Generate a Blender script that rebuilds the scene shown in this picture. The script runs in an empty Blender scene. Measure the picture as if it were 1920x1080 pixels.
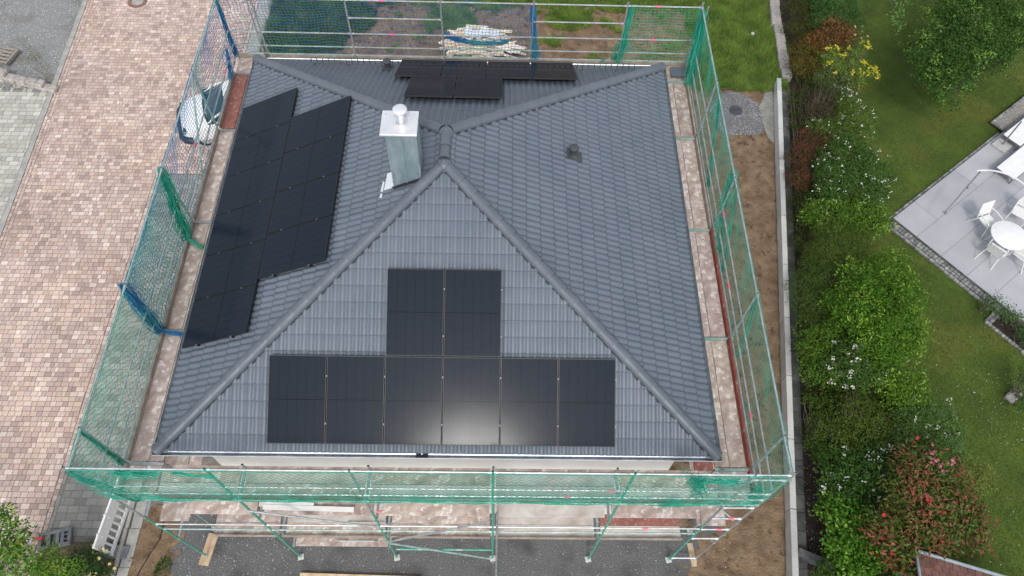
import bpy, bmesh, math, random
import numpy as np
from mathutils import Matrix, Vector
random.seed(7); rng = np.random.default_rng(7)
S = bpy.context.scene
COL = S.collection
R_ = math.radians
# ------------------------------------------------------------ camera
CAM = np.array([6.8339, -4.7160, 20.9914])
RC = np.array([[0.9997434, -0.0144728, -0.0174262], [0.0035040, 0.8588274, -0.5122531], [0.0223798, 0.5120606, 0.8586577]])
FPX = 1396.76
cam = bpy.data.cameras.new('camera'); co = bpy.data.objects.new('camera', cam); COL.objects.link(co)
m = Matrix([list(RC[i]) + [CAM[i]] for i in range(3)] + [[0, 0, 0, 1]])
co.matrix_world = m
cam.sensor_width = 36; cam.lens = FPX / 1920 * 36; cam.clip_end = 500; cam.clip_start = .1
S.camera = co
# ------------------------------------------------------------ light
SUN_EL, SUN_ROT = 50.5, 183.0
w = bpy.data.worlds.new('World'); S.world = w; w.use_nodes = True
nt = w.node_tree; bg = nt.nodes['Background']
sky = nt.nodes.new('ShaderNodeTexSky'); sky.sky_type = 'NISHITA'; sky.sun_disc = False
sky.sun_elevation = R_(SUN_EL); sky.sun_rotation = R_(SUN_ROT); sky.air_density = 1.0; sky.dust_density = 2.0; sky.ozone_density = 1.0
hs = nt.nodes.new('ShaderNodeHueSaturation'); hs.inputs['Saturation'].default_value = .38
nt.links.new(sky.outputs[0], hs.inputs['Color']); nt.links.new(hs.outputs[0], bg.inputs[0]); bg.inputs[1].default_value = .125
sl = bpy.data.lights.new('sun', 'SUN'); sl.energy = 0.68; sl.angle = R_(8); sl.color = (1, .96, .9)
so = bpy.data.objects.new('sun', sl); COL.objects.link(so)
el, ro = R_(SUN_EL), R_(SUN_ROT)
so.rotation_euler = Vector((math.sin(ro) * math.cos(el), math.cos(ro) * math.cos(el), math.sin(el))).to_track_quat('Z', 'Y').to_euler()
so.location = (0, -20, 40)
S.view_settings.view_transform = 'Standard'; S.view_settings.look = 'None'; S.view_settings.exposure = 0.92; S.view_settings.gamma = 1

def ray(px, py): return RC @ np.array([(px - 960) / FPX, -(py - 540) / FPX, -1.])
def at(px, py, z=0.):                       # the point of the level z that the photograph shows at that pixel
    d = ray(px, py); t = (z - CAM[2]) / d[2]; p = CAM + t * d; return Vector(p)
def scl(p):                                  # pixels (of 1920) per metre at a point
    q = (np.array(p) - CAM) @ RC; return FPX / -q[2]

# ------------------------------------------------------------ materials
def lin(c): return [((v / 255) / 12.92 if v <= 10 else ((v / 255 + .055) / 1.055) ** 2.4) for v in c]
def mat(name, c1, c2=None, scale=4., rough=.85, metal=0., bump=0., bscale=None, attr=False, detail=6, lo=.35, hi=.65, c3=None, s3=1., lo3=.5, hi3=.7, spec=.5, trans=0., bdist=.01, coord='Object', stretch=None):
    mt = bpy.data.materials.new(name); mt.use_nodes = True; n = mt.node_tree.nodes; L = mt.node_tree.links
    b = n['Principled BSDF']; b.inputs['Roughness'].default_value = rough; b.inputs['Metallic'].default_value = metal
    b.inputs['Specular IOR Level'].default_value = spec
    tc = n.new('ShaderNodeTexCoord'); src = tc.outputs[coord]
    if stretch:
        mp = n.new('ShaderNodeMapping'); mp.inputs['Scale'].default_value = stretch; L.new(src, mp.inputs[0]); src = mp.outputs[0]
    def noise(s, d=detail):
        t = n.new('ShaderNodeTexNoise'); t.inputs['Scale'].default_value = s; t.inputs['Detail'].default_value = d; L.new(src, t.inputs['Vector']); return t
    def mixc(f, a, bb, blend='MIX'):
        x = n.new('ShaderNodeMix'); x.data_type = 'RGBA'; x.blend_type = blend
        if isinstance(f, float): x.inputs[0].default_value = f
        else: L.new(f, x.inputs[0])
        for i, v in ((6, a), (7, bb)):
            if hasattr(v, 'links'): L.new(v, x.inputs[i])
            else: x.inputs[i].default_value = (*v, 1)
        return x.outputs[2]
    def ramp(f, a, bb):
        r = n.new('ShaderNodeMapRange'); r.inputs[1].default_value = a; r.inputs[2].default_value = bb; L.new(f, r.inputs[0]); return r.outputs[0]
    c = None
    if c2 is not None: c = mixc(ramp(noise(scale).outputs[0], lo, hi), c1, c2)
    if c3 is not None: c = mixc(ramp(noise(s3).outputs[0], lo3, hi3), c if c is not None else c1, c3)
    if attr:
        a = n.new('ShaderNodeAttribute'); a.attribute_name = 'col'
        c = mixc(1.0, c if c is not None else c1, a.outputs['Color'], 'MULTIPLY')
    if c is not None: L.new(c, b.inputs['Base Color'])
    else: b.inputs['Base Color'].default_value = (*c1, 1)
    if bump:
        bn = n.new('ShaderNodeBump'); bn.inputs['Strength'].default_value = bump; bn.inputs['Distance'].default_value = bdist
        L.new(noise(bscale or scale * 4, 8).outputs[0], bn.inputs['Height']); L.new(bn.outputs[0], b.inputs['Normal'])
    if trans:
        tr = n.new('ShaderNodeBsdfTranslucent'); mx = n.new('ShaderNodeMixShader'); mx.inputs[0].default_value = trans
        if c is not None: L.new(c, tr.inputs[0])
        else: tr.inputs[0].default_value = (*c1, 1)
        L.new(b.outputs[0], mx.inputs[1]); L.new(tr.outputs[0], mx.inputs[2]); L.new(mx.outputs[0], n['Material Output'].inputs[0])
    return mt

MT = dict(
    earth=mat('earth', (.10, .075, .05), (.16, .115, .075), .6, bump=.6, bscale=6),
    soil=mat('soil', (.155, .100, .057), (.250, .172, .105), 2.6, bump=1, bscale=17, c3=(.095, .062, .038), s3=4.5, lo3=.55, hi3=.68, bdist=.05, rough=1),
    bedsoil=mat('bedsoil', (.022, .015, .012), (.05, .034, .026), 5, bump=.8, bscale=25, bdist=.03, rough=1),
    paver=mat('paver', (1, 1, 1), (.80, .78, .77), 26, attr=True, bump=.25, bscale=90, bdist=.003, c3=(.82, .80, .80), s3=.6, lo3=.45, hi3=.75, coord='Object'),
    joint=mat('joint', (.16, .14, .12), (.22, .20, .17), 6),
    kerb=mat('kerb', (.30, .29, .265), (.40, .39, .36), 5, bump=.3, bscale=60, bdist=.004),
    gravelgrey=mat('gravelgrey', (.15, .15, .15), (.36, .36, .36), 38, lo=.42, hi=.62, bump=.9, bscale=45, bdist=.02, c3=(.16, .16, .13), s3=.9, rough=1),
    gravelpatch=mat('gravelpatch', (.09, .09, .092), (.24, .24, .245), 34, lo=.42, hi=.62, bump=.9, bscale=40, bdist=.03, rough=1),
    edgegrey=mat('edgegrey', (.22, .27, .30), (.30, .35, .38), 5, rough=.5),
    haunch=mat('haunch', (.19, .19, .17), (.30, .30, .275), 3, bump=.4, bscale=30, c3=(.2, .15, .1), s3=5),
    asphalt=mat('asphalt', (.085, .085, .084), (.17, .17, .168), 30, lo=.4, hi=.65, bump=.7, bscale=70, bdist=.01, c3=(.07, .07, .07), s3=1.1, lo3=.5, hi3=.68, rough=.95),
    lawn=mat('lawn', (.050, .086, .009), (.090, .140, .015), .7, lo=.35, hi=.7, bump=.8, bscale=60, bdist=.02, c3=(.135, .135, .022), s3=.42, lo3=.52, hi3=.72, rough=1),
    grassbase=mat('grassbase', (.055, .085, .015), (.10, .12, .03), 2, bump=.8, bscale=30, rough=1),
    blade=mat('blade', (1, 1, 1), attr=True, rough=.7, trans=.25),
    leaf=mat('leaf', (1, 1, 1), attr=True, rough=.55, trans=.2, spec=.22),
    petal=mat('petal', (1, 1, 1), attr=True, rough=.7, trans=.2),
    bark=mat('bark', (.10, .075, .05), (.17, .14, .10), 12, bump=.5),
    tile=mat('tile', (.106, .131, .162), (.129, .152, .184), 1.4, attr=True, rough=.42, bump=.15, bscale=60, bdist=.003, c3=(.124, .145, .172), s3=9, spec=.5),
    cap=mat('cap', (.100, .118, .140), (.124, .142, .164), 2.2, rough=.40, bump=.12, bscale=40, bdist=.003),
    felt=mat('felt', (.02, .022, .025), (.035, .036, .04), 8),
    zinc=mat('zinc', (.50, .55, .60), (.66, .70, .74), 3, rough=.32, metal=.85, c3=(.42, .46, .50), s3=9),
    zincold=mat('zincold', (.25, .34, .38), (.40, .49, .53), 3.2, rough=.42, metal=.5, c3=(.45, .52, .54), s3=7, lo3=.5, hi3=.75, stretch=(1, 1, .5)),
    whitemetal=mat('whitemetal', (.72, .73, .74), (.80, .80, .81), 3, rough=.35, metal=.35),
    steel=mat('steel', (.36, .39, .40), (.60, .62, .62), 6, rough=.4, metal=.65, c3=(.42, .47, .46), s3=15),
    greensteel=mat('greensteel', (.05, .30, .21), (.10, .40, .29), 9, rough=.5, metal=.1, c3=(.35, .42, .40), s3=4, lo3=.56, hi3=.62),
    teal=mat('teal', (.20, .36, .33), (.42, .52, .50), 7, rough=.45, metal=.3),
    board=mat('board', (.33, .255, .215), (.52, .445, .395), 5.5, bump=.3, bscale=30, attr=True, c3=(.66, .63, .59), s3=9, lo3=.56, hi3=.66, bdist=.004, detail=14),
    paleboard=mat('paleboard', (.50, .46, .42), (.66, .635, .60), 4.5, bump=.3, bscale=30, attr=True, c3=(.40, .33, .29), s3=2.2, lo3=.5, hi3=.75, bdist=.004),
    redboard=mat('redboard', (.24, .085, .07), (.31, .125, .10), 4, bump=.3, attr=True, c3=(.40, .29, .25), s3=14, lo3=.56, hi3=.70, bdist=.004, detail=12),
    redtoe=mat('redtoe', (.20, .035, .028), (.27, .06, .05), 5, c3=(.26, .2, .17), s3=9, lo3=.6, hi3=.68),
    toewood=mat('toewood', (.26, .22, .18), (.38, .335, .28), 5, bump=.3, bscale=30),
    wood=mat('wood', (.50, .36, .21), (.66, .52, .35), 5, attr=True, bump=.2, bscale=40, bdist=.003),
    lath=mat('lath', (.58, .47, .33), (.74, .66, .54), 5, attr=True, bump=.2, bscale=40, bdist=.003),
    greywood=mat('greywood', (.22, .19, .155), (.33, .29, .24), 8, bump=.4),
    wallwhite=mat('wallwhite', (.70, .68, .64), (.76, .74, .70), 2, bump=.2, bscale=80, bdist=.002),
    soffit=mat('soffit', (.66, .66, .64)),
    blackframe=mat('blackframe', (.012, .013, .015), rough=.45),
    darkplastic=mat('darkplastic', (.045, .05, .057), (.06, .066, .074), 6, rough=.5),
    silver=mat('silver', (.75, .76, .77), rough=.3, metal=.9),
    netgreen=mat('netgreen', (.010, .32, .20), (.03, .44, .31), 3, rough=.7),
    netblue=mat('netblue', (.012, .13, .36), (.02, .20, .40), 2, rough=.7, c3=(.05, .30, .33), s3=.7),
    conc=mat('conc', (.42, .42, .40), (.52, .52, .50), 3, bump=.3, bscale=50, bdist=.004, c3=(.36, .36, .34), s3=12, lo3=.55, hi3=.75),
    conclight=mat('conclight', (.50, .50, .47), (.60, .60, .57), 3, bump=.2, bscale=50, bdist=.003, c3=(.52, .52, .49), s3=8, lo3=.58, hi3=.75),
    concdark=mat('concdark', (.11, .115, .11), (.19, .195, .185), 3.5, bump=.5, bscale=30, c3=(.08, .085, .075), s3=6),
    rock=mat('rock', (.30, .275, .255), (.44, .41, .38), 7, bump=.7, bscale=22, bdist=.02, attr=True),
    patio=mat('patio', (.37, .375, .395), (.42, .425, .44), 1.1, bump=.1, bscale=60, bdist=.002, attr=True, rough=.7),
    cobble=mat('cobble', (.16, .165, .16), (.30, .30, .29), 6, bump=.6, bscale=20, attr=True),
    white=mat('white', (.80, .80, .79), (.74, .74, .73), 5, rough=.45),
    whitefabric=mat('whitefabric', (.66, .655, .63), (.74, .735, .71), 40, rough=.9),
    carwhite=mat('carwhite', (.82, .82, .82), rough=.22, spec=.7),
    carglass=mat('carglass', (.012, .035, .042), rough=.06, spec=.9),
    carblack=mat('carblack', (.015, .018, .022), rough=.35),
    rubber=mat('rubber', (.02, .02, .02), rough=.9),
    greyplastic=mat('greyplastic', (.15, .16, .17), (.21, .22, .23), 9, rough=.7),
    red=mat('red', (.60, .03, .05), rough=.5), pink=mat('pink', (.75, .15, .25), rough=.5),
    brown=mat('brown', (.19, .10, .075), (.26, .15, .115), 14, bump=.5),
    clay=mat('clay', (.150, .068, .052), (.20, .095, .075), 4, attr=True, bump=.3, bscale=40, bdist=.003, rough=.75),
    foil=mat('foil', (.68, .71, .74), rough=.25),
    beige=mat('beige', (.60, .58, .53), (.68, .66, .62), 4),
)
def glass_mat():
    mt = bpy.data.materials.new('solar_glass'); mt.use_nodes = True; n = mt.node_tree.nodes; L = mt.node_tree.links
    b = n['Principled BSDF']; tc = n.new('ShaderNodeTexCoord'); sp = n.new('ShaderNodeSeparateXYZ'); L.new(tc.outputs['Object'], sp.inputs[0])
    def mth(op, a, bb=None):
        x = n.new('ShaderNodeMath'); x.operation = op
        for i, v in enumerate((a, bb)):
            if v is None: continue
            if isinstance(v, (int, float)): x.inputs[i].default_value = v
            else: L.new(v, x.inputs[i])
        return x.outputs[0]
    def line(o, per, wd, off=0.): return mth('LESS_THAN', mth('ABSOLUTE', mth('SUBTRACT', mth('FRACT', mth('ADD', mth('DIVIDE', o, per), off + .5)), .5)), wd / per)
    lx = line(sp.outputs[0], .182, .0035); ly = line(sp.outputs[1], .0915, .0013, .5)
    mid = mth('LESS_THAN', mth('ABSOLUTE', sp.outputs[1]), .008)
    bus = line(sp.outputs[0], .0182, .0012)
    t = mth('MAXIMUM', mth('MAXIMUM', lx, mth('MULTIPLY', ly, .6)), mid)
    cr = n.new('ShaderNodeMix'); cr.data_type = 'RGBA'; L.new(t, cr.inputs[0]); cr.inputs[6].default_value = (.012, .018, .028, 1); cr.inputs[7].default_value = (.0025, .003, .004, 1)
    c2 = n.new('ShaderNodeMix'); c2.data_type = 'RGBA'; L.new(mth('MULTIPLY', bus, .35), c2.inputs[0]); L.new(cr.outputs[2], c2.inputs[6]); c2.inputs[7].default_value = (.05, .055, .06, 1)
    L.new(c2.outputs[2], b.inputs['Base Color'])
    b.inputs['Roughness'].default_value = .13; b.inputs['Specular IOR Level'].default_value = .11; b.inputs['IOR'].default_value = 1.42
    ns = n.new('ShaderNodeTexNoise'); ns.inputs['Scale'].default_value = 1.5; ns.inputs['Detail'].default_value = 4; L.new(tc.outputs['Object'], ns.inputs['Vector'])
    mr = n.new('ShaderNodeMapRange'); mr.inputs[3].default_value = .10; mr.inputs[4].default_value = .17; L.new(ns.outputs[0], mr.inputs[0]); L.new(mr.outputs[0], b.inputs['Roughness'])
    return mt
MT['solar'] = glass_mat(); MT['clamp'] = mat('clamp', (.22, .23, .24), rough=.5, metal=.5)

# ------------------------------------------------------------ object helpers
WL = {}
def tag(o, label=None, cat=None, group=None, kind=None):
    if label: o['label'] = label
    if cat: o['category'] = cat
    if group: o['group'] = group
    if kind: o['kind'] = kind
    return o
def thing(name, loc, label, cat, group=None):
    o = bpy.data.objects.new(name, None); COL.objects.link(o); o.location = loc; o.empty_display_size = .2
    WL[o.name] = Vector(loc); return tag(o, label, cat, group)
def wmesh(name, V, F, material, parent=None, col=None, smooth=False, origin=None):
    V = np.asarray(V, float).reshape(-1, 3)
    if origin is None: origin = np.array([(V[:, 0].min() + V[:, 0].max()) / 2, (V[:, 1].min() + V[:, 1].max()) / 2, V[:, 2].min()])
    origin = np.asarray(origin, float)
    me = bpy.data.meshes.new(name)
    V2 = V - origin
    if isinstance(F, np.ndarray):
        k = F.shape[1]; me.vertices.add(len(V2)); me.vertices.foreach_set('co', V2.ravel())
        me.loops.add(F.size); me.loops.foreach_set('vertex_index', F.ravel().astype(np.int32))
        me.polygons.add(len(F)); me.polygons.foreach_set('loop_start', np.arange(0, F.size, k, dtype=np.int32)); me.polygons.foreach_set('loop_total', np.full(len(F), k, np.int32))
        me.update(calc_edges=True); me.validate()
    else: me.from_pydata(V2.tolist(), [], F)
    if col is not None:
        a = me.attributes.new('col', 'FLOAT_COLOR', 'FACE'); c = np.ones((len(me.polygons), 4), np.float32); cc = np.asarray(col, np.float32); c[:len(cc), :3] = cc[:len(me.polygons)]; a.data.foreach_set('color', c.ravel())
    if smooth: me.polygons.foreach_set('use_smooth', np.ones(len(me.polygons), bool))
    me.materials.append(material)
    o = bpy.data.objects.new(name, me); COL.objects.link(o); WL[o.name] = Vector(origin)
    if parent is not None: o.parent = parent; o.location = Vector(origin) - WL[parent.name]
    else: o.location = origin
    return o
class MB:
    def __init__(s): s.v = []; s.f = []; s.c = []; s.cur = (1, 1, 1)
    def add(s, vs, fs):
        k = len(s.v); s.v += [tuple(x) for x in vs]; s.f += [tuple(i + k for i in f) for f in fs]; s.c += [s.cur] * len(fs); return s
    def box(s, c, d, rz=0., M=None, bev=0):
        x, y, z = d[0] / 2, d[1] / 2, d[2] / 2
        P = [Vector(p) for p in ((-x, -y, -z), (x, -y, -z), (x, y, -z), (-x, y, -z), (-x, -y, z), (x, -y, z), (x, y, z), (-x, y, z))]
        Fs = [(0, 3, 2, 1), (4, 5, 6, 7), (0, 1, 5, 4), (1, 2, 6, 5), (2, 3, 7, 6), (3, 0, 4, 7)]
        if bev:
            b = bev; P = [Vector((sx * (x - (b if k != 0 else 0)), sy * (y - (b if k != 1 else 0)), sz * (z - (b if k != 2 else 0)))) for sz in (-1, 1) for sy in (-1, 1) for sx in (-1, 1) for k in (0, 1, 2)]
            def ix(sx, sy, sz, k): return ((sz > 0) * 4 + (sy > 0) * 2 + (sx > 0)) * 3 + k
            Fs = []
            for sg in (-1, 1):
                for k in range(3):
                    a, bb = [q for q in range(3) if q != k]
                    q4 = []
                    for ua, ub in ((-1, -1), (1, -1), (1, 1), (-1, 1)):
                        t = [0, 0, 0]; t[k] = sg; t[a] = ua; t[bb] = ub; q4.append(ix(*t, k))
                    Fs.append(tuple(q4))
            for k in range(3):
                a, bb = [q for q in range(3) if q != k]
                for ua in (-1, 1):
                    for ub in (-1, 1):
                        t0 = [0, 0, 0]; t0[a] = ua; t0[bb] = ub; t1 = list(t0); t0[k] = -1; t1[k] = 1
                        Fs.append((ix(*t0, a), ix(*t1, a), ix(*t1, bb), ix(*t0, bb)))
            for sx in (-1, 1):
                for sy in (-1, 1):
                    for sz in (-1, 1): Fs.append((ix(sx, sy, sz, 0), ix(sx, sy, sz, 1), ix(sx, sy, sz, 2)))
        if M is None: M = Matrix.Translation(c) @ Matrix.Rotation(rz, 4, 'Z')
        else: M = M @ Matrix.Translation(c)
        return s.add([M @ p for p in P], Fs)
    def tube(s, a, b, r, n=7, r2=None, caps=True):
        a, b = Vector(a), Vector(b); d = (b - a)
        if d.length < 1e-6: return s
        d.normalize(); u = d.orthogonal().normalized(); v = d.cross(u); r2 = r if r2 is None else r2
        vs = [a + (u * math.cos(t) + v * math.sin(t)) * r for t in [2 * math.pi * i / n for i in range(n)]] + [b + (u * math.cos(t) + v * math.sin(t)) * r2 for t in [2 * math.pi * i / n for i in range(n)]]
        fs = [(i, (i + 1) % n, n + (i + 1) % n, n + i) for i in range(n)]
        if caps: fs += [tuple(range(n))[::-1], tuple(range(n, 2 * n))]
        return s.add(vs, fs)
    def path(s, pts, r, n=6):
        pts = [Vector(p) for p in pts]
        rings = []; u = None
        for i, p in enumerate(pts):
            d = (pts[min(i + 1, len(pts) - 1)] - pts[max(i - 1, 0)]).normalized()
            u = d.orthogonal().normalized() if u is None else (u - d * u.dot(d)).normalized()
            v = d.cross(u); rings.append([p + (u * math.cos(t) + v * math.sin(t)) * r for t in [2 * math.pi * k / n for k in range(n)]])
        vs = sum(rings, []); fs = []
        for i in range(len(pts) - 1):
            for k in range(n): fs.append((i * n + k, i * n + (k + 1) % n, (i + 1) * n + (k + 1) % n, (i + 1) * n + k))
        fs += [tuple(range(n))[::-1], tuple(range((len(pts) - 1) * n, len(pts) * n))]
        return s.add(vs, fs)
    def lathe(s, c, prof, n=20):
        vs = []; fs = []
        for (r, z) in prof:
            for i in range(n): t = 2 * math.pi * i / n; vs.append((c[0] + r * math.cos(t), c[1] + r * math.sin(t), c[2] + z))
        for j in range(len(prof) - 1):
            for i in range(n): fs.append((j * n + i, j * n + (i + 1) % n, (j + 1) * n + (i + 1) % n, (j + 1) * n + i))
        fs += [tuple(range(n))[::-1], tuple(range((len(prof) - 1) * n, len(prof) * n))]
        return s.add(vs, fs)
    def poly(s, pts, z0, z1):
        n = len(pts); vs = [(p[0], p[1], z0) for p in pts] + [(p[0], p[1], z1) for p in pts]
        return s.add(vs, [tuple(range(n, 2 * n)), tuple(range(n))[::-1]] + [(i, (i + 1) % n, n + (i + 1) % n, n + i) for i in range(n)])
    def build(s, name, material, parent=None, smooth=False, origin=None):
        return wmesh(name, s.v, s.f, material, parent, s.c, smooth, origin)
def copy_tree(o, parent=None):
    c = o.copy(); COL.objects.link(c); c.parent = parent
    for ch in list(o.children): copy_tree(ch, c)
    return c
def shade(o, ang=35):
    me = o.data; me.polygons.foreach_set('use_smooth', np.ones(len(me.polygons), bool))
    try: me.set_sharp_from_angle(angle=R_(ang))
    except Exception: pass
    return o
def vnoise(x, y, s=1., seed=0):
    x = np.asarray(x, float) / s + seed * 17.3; y = np.asarray(y, float) / s + seed * 5.1
    return (np.sin(x * 1.7 + 1.3 * np.sin(y * 1.1 + seed)) + np.sin(y * 2.1 + 1.7 * np.sin(x * .9)) + .5 * np.sin(x * 3.9 + y * 3.1) + .5 * np.sin(y * 5.3 - x * 2.7)) / 3

# ------------------------------------------------------------ ground
def sheet(name, poly, z, material, kind='structure'):
    o = wmesh(name, [(p[0], p[1], z) for p in poly], [tuple(range(len(poly)))], material); return tag(o, kind=kind)
sheet('ground', [(-60, -50), (90, -50), (90, 90), (-60, 90)], -.03, MT['earth'])
def grid_sheet(name, x0, x1, y0, y1, step, zf, material, inside=None, kind='structure'):
    xs = np.arange(x0, x1 + step, step); ys = np.arange(y0, y1 + step, step); X, Y = np.meshgrid(xs, ys); Z = zf(X, Y)
    nx = len(xs); V = np.stack([X, Y, Z], -1).reshape(-1, 3)
    i, j = np.meshgrid(np.arange(nx - 1), np.arange(len(ys) - 1)); k = (j * nx + i).ravel()
    F = np.stack([k, k + 1, k + nx + 1, k + nx], -1)
    if inside is not None:
        cx = V[F, 0].mean(1); cy = V[F, 1].mean(1); F = F[inside(cx, cy)]
    return tag(wmesh(name, V, F, material, smooth=True), kind=kind)
WA, WB = at(1492, 1080, .47), at(1461, 146, .47)
def xwall(y): return WA.x - .1 + (np.asarray(y) - WA.y) * (WB.x - WA.x) / (WB.y - WA.y)        # left face of the retaining wall
# soil round the house
def soilz(X, Y): return .012 + .035 * vnoise(X, Y, .35, 1) + .025 * vnoise(X, Y, .13, 2) + .012 * rng.standard_normal(X.shape) * .6
grid_sheet('soil', 10.9, 17.8, -3.2, 17.6, .07, soilz, MT['soil'], lambda x, y: (x < xwall(y) + .02) & (x > 11.9 + .75 * np.clip(y + .8, -2.6, .7) - 1.2 * (y > 0) ))
def backz(X, Y): return .03 + .07 * vnoise(X, Y, .8, 3) + .03 * vnoise(X, Y, .2, 4) + .01 * rng.standard_normal(X.shape)
grid_sheet('soil_back', -2.9, 18.6, 11.5, 25, .09, backz, MT['soil'], lambda x, y: ((y > 17.0) | (x < 11.6)) & (x < 17.5 + (y - 17) * .2))
grid_sheet('soil_front', -2.9, -1.6, -3.2, .6, .06, soilz, MT['soil'])
ya = np.arange(-4, .62, .04)
AR = [(12.2 + .75 * (y + .8) + .14 * float(vnoise(y, y, .23)) + .05 * float(vnoise(y, 0, .06)), y) for y in ya]; AL = [(-1.82 + .14 * float(vnoise(0, y, .25, 2)) + .04 * float(vnoise(y, 3, .05)), y) for y in ya]
sheet('asphalt', AR + AL[::-1], .022, MT['asphalt'])
sheet('gravel_yard', [(-30, 16.4), (-10.33, 16.2), (-11.0, 26), (-30, 26)], 0.0, MT['gravelgrey'])
sheet('side_strip', [(-3.1, .6), (.6, .6), (.6, 12.6), (-3.1, 12.6)], -.004, MT['joint'])

def pavers(name, x0f, x1f, y0, y1, rh, widths, palette, label_noise=.0, rot=0., z=.0, gap=.006, patch=None):
    V = []; C = []; y = y0; row = 0
    while y < y1:
        h = rh * (1 if row % 3 else 1.0); x = x0f(y + h / 2); xe = x1f(y + h / 2); x -= random.random() * widths[0]
        first = True
        while x < xe - .03:
            wd = random.choice(widths); xx = max(x, x0f(y + h / 2)); x2 = min(x + wd, xe)
            if x2 - xx > .03:
                jz = z + random.uniform(-.0015, .0015); tl = random.uniform(-.0012, .0012)
                V += [(xx + gap, y + gap, jz - tl), (x2 - gap, y + gap, jz + tl), (x2 - gap, y + h - gap, jz + tl), (xx + gap, y + h - gap, jz - tl)]
                c = np.array(palette[min(len(palette) - 1, int(random.random() ** 1.15 * len(palette)))]) * random.uniform(.86, 1.12)
                if patch is not None: c = c * patch(xx, y)
                C.append(c)
            x += wd
        y += h; row += 1
    V = np.array(V)
    if rot:
        c, s = math.cos(rot), math.sin(rot); V[:, :2] = V[:, :2] @ np.array([[c, s], [-s, c]])
    F = np.arange(len(V)).reshape(-1, 4)
    return tag(wmesh(name, V, F, MT['paver'], col=np.array(C)), kind='structure')
dxl = lambda y: -9.45 - .05 * y
dxr = lambda y: -5.33 if y < 12.36 else -3.45 - .0 * y
sheet('driveway_bed', [(dxl(-6), -6), (-5.3, -6), (-5.3, 12.3), (-3.0, 12.3), (-3.0, 28), (dxl(28), 28)], -.012, MT['joint'])
pal = [lin(c) for c in ((208, 189, 179), (212, 195, 184), (202, 181, 171), (196, 177, 168), (217, 201, 190), (205, 184, 173), (190, 172, 165), (211, 192, 176), (183, 165, 157), (224, 211, 201))]
pal = [np.array(c) * np.array([.99, .935, .90]) for c in pal]
pt = lambda x, y: np.array([1, 1 - .03 * float(vnoise(x, y, 1.7, 12)), 1 - .05 * float(vnoise(x, y, 1.7, 12))]) * (1 + .09 * float(vnoise(x, y, 2.6, 16)) + .10 * float(vnoise(x, y, 1.2, 6)) + .08 * float(vnoise(x, y, .4, 8)))
pavers('driveway', lambda y: dxl(y) + .24, lambda y: dxr(y) - .13, -5.5, 27, .158, (.118, .158, .198, .238), pal, patch=pt)
# border rows along both long sides of the driveway
for (fa, fb, nm) in ((lambda y: dxl(y), lambda y: dxl(y) + .115, 'driveway_border'), (lambda y: dxl(y) + .12, lambda y: dxl(y) + .235, 'driveway_border'), (lambda y: dxr(y) - .12, dxr, 'driveway_border')):
    pavers(nm, fa, fb, -5.5, 27, .16, (.3,), pal[:5], patch=pt)
gp = [np.array(lin(c)) for c in ((150, 150, 142), (158, 158, 150), (142, 142, 135), (164, 164, 157))]
sheet('path_bed', [(-5.33, -.35), (-2.95, -.35), (-2.95, 12.36), (-5.33, 12.36)], -.008, MT['joint'])
pavers('path', lambda y: -5.2, lambda y: -2.98 if y > .5 else -3.32, -.2, 12.25, .205, (.30,), gp)
pavers('path_border', lambda y: -5.33, lambda y: -5.21, -.3, 12.3, .3, (.3,), gp)
yp = [np.array(lin(c)) * .92 for c in ((204, 203, 193), (196, 195, 184), (190, 189, 179), (210, 208, 199), (184, 183, 171), (200, 196, 184))]
sheet('side_yard_bed', [(-30, -6), (dxl(-6) - .25, -6), (dxl(16.2) - .2, 16.25), (-30, 16.6)], -.010, MT['joint'])
pavers('side_yard', lambda y: -17 if y > 9 else -15, lambda y: dxl(y) - .215, 2, 16.4, .20, (.26, .26, .20, .32), yp)
V = MB(); V.poly([(dxl(-6) - .2, -6), (dxl(-6) - .01, -6), (dxl(28) - .01, 28), (dxl(28) - .2, 28)], -.05, .012); tag(V.build('kerb', MT['kerb']), kind='structure')
V = MB(); V.poly([(-3.42, 12.4), (-2.92, 12.4), (-2.85, 27), (-3.42, 27)], -.05, .014); tag(V.build('kerb', MT['kerb']), kind='structure')
V = MB()
for k in range(5):
    y0 = -3.0 + k; V.box((-3.18 - .02 * (2 - k), y0 + .5, .03), (.09, .985, .16)); V.box((-2.96 - .02 * (2 - k), y0 + .5, 0), (.28, .985, .09))
V.build('path_kerb', MT['kerb'])['kind'] = 'structure'
# garden side
sheet('garden_bed', [(xwall(-4) + .2, -4), (20, -4), (21, 0), (19, 8), (20.2, 24), (18.4, 24), (18.2, 17), (xwall(14) + .2, 14)], -.008, MT['bedsoil'])
def lawnedge(y): return np.interp(y, [-6, -2, 0, 2, 4, 6, 8, 10, 12, 14, 16, 18, 20, 24], [16.8, 17.2, 17.6, 17.6, 17.8, 18.2, 18.6, 18.8, 19.2, 19.4, 19.4, 19.3, 19.8, 20.2])
ys = np.arange(-6, 30, .4)
sheet('lawn', [(45, -6), (45, 30)] + [(float(lawnedge(y) + .15 * vnoise(y, y, .7)), y) for y in ys[::-1]], -.002, MT['lawn'])

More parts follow.
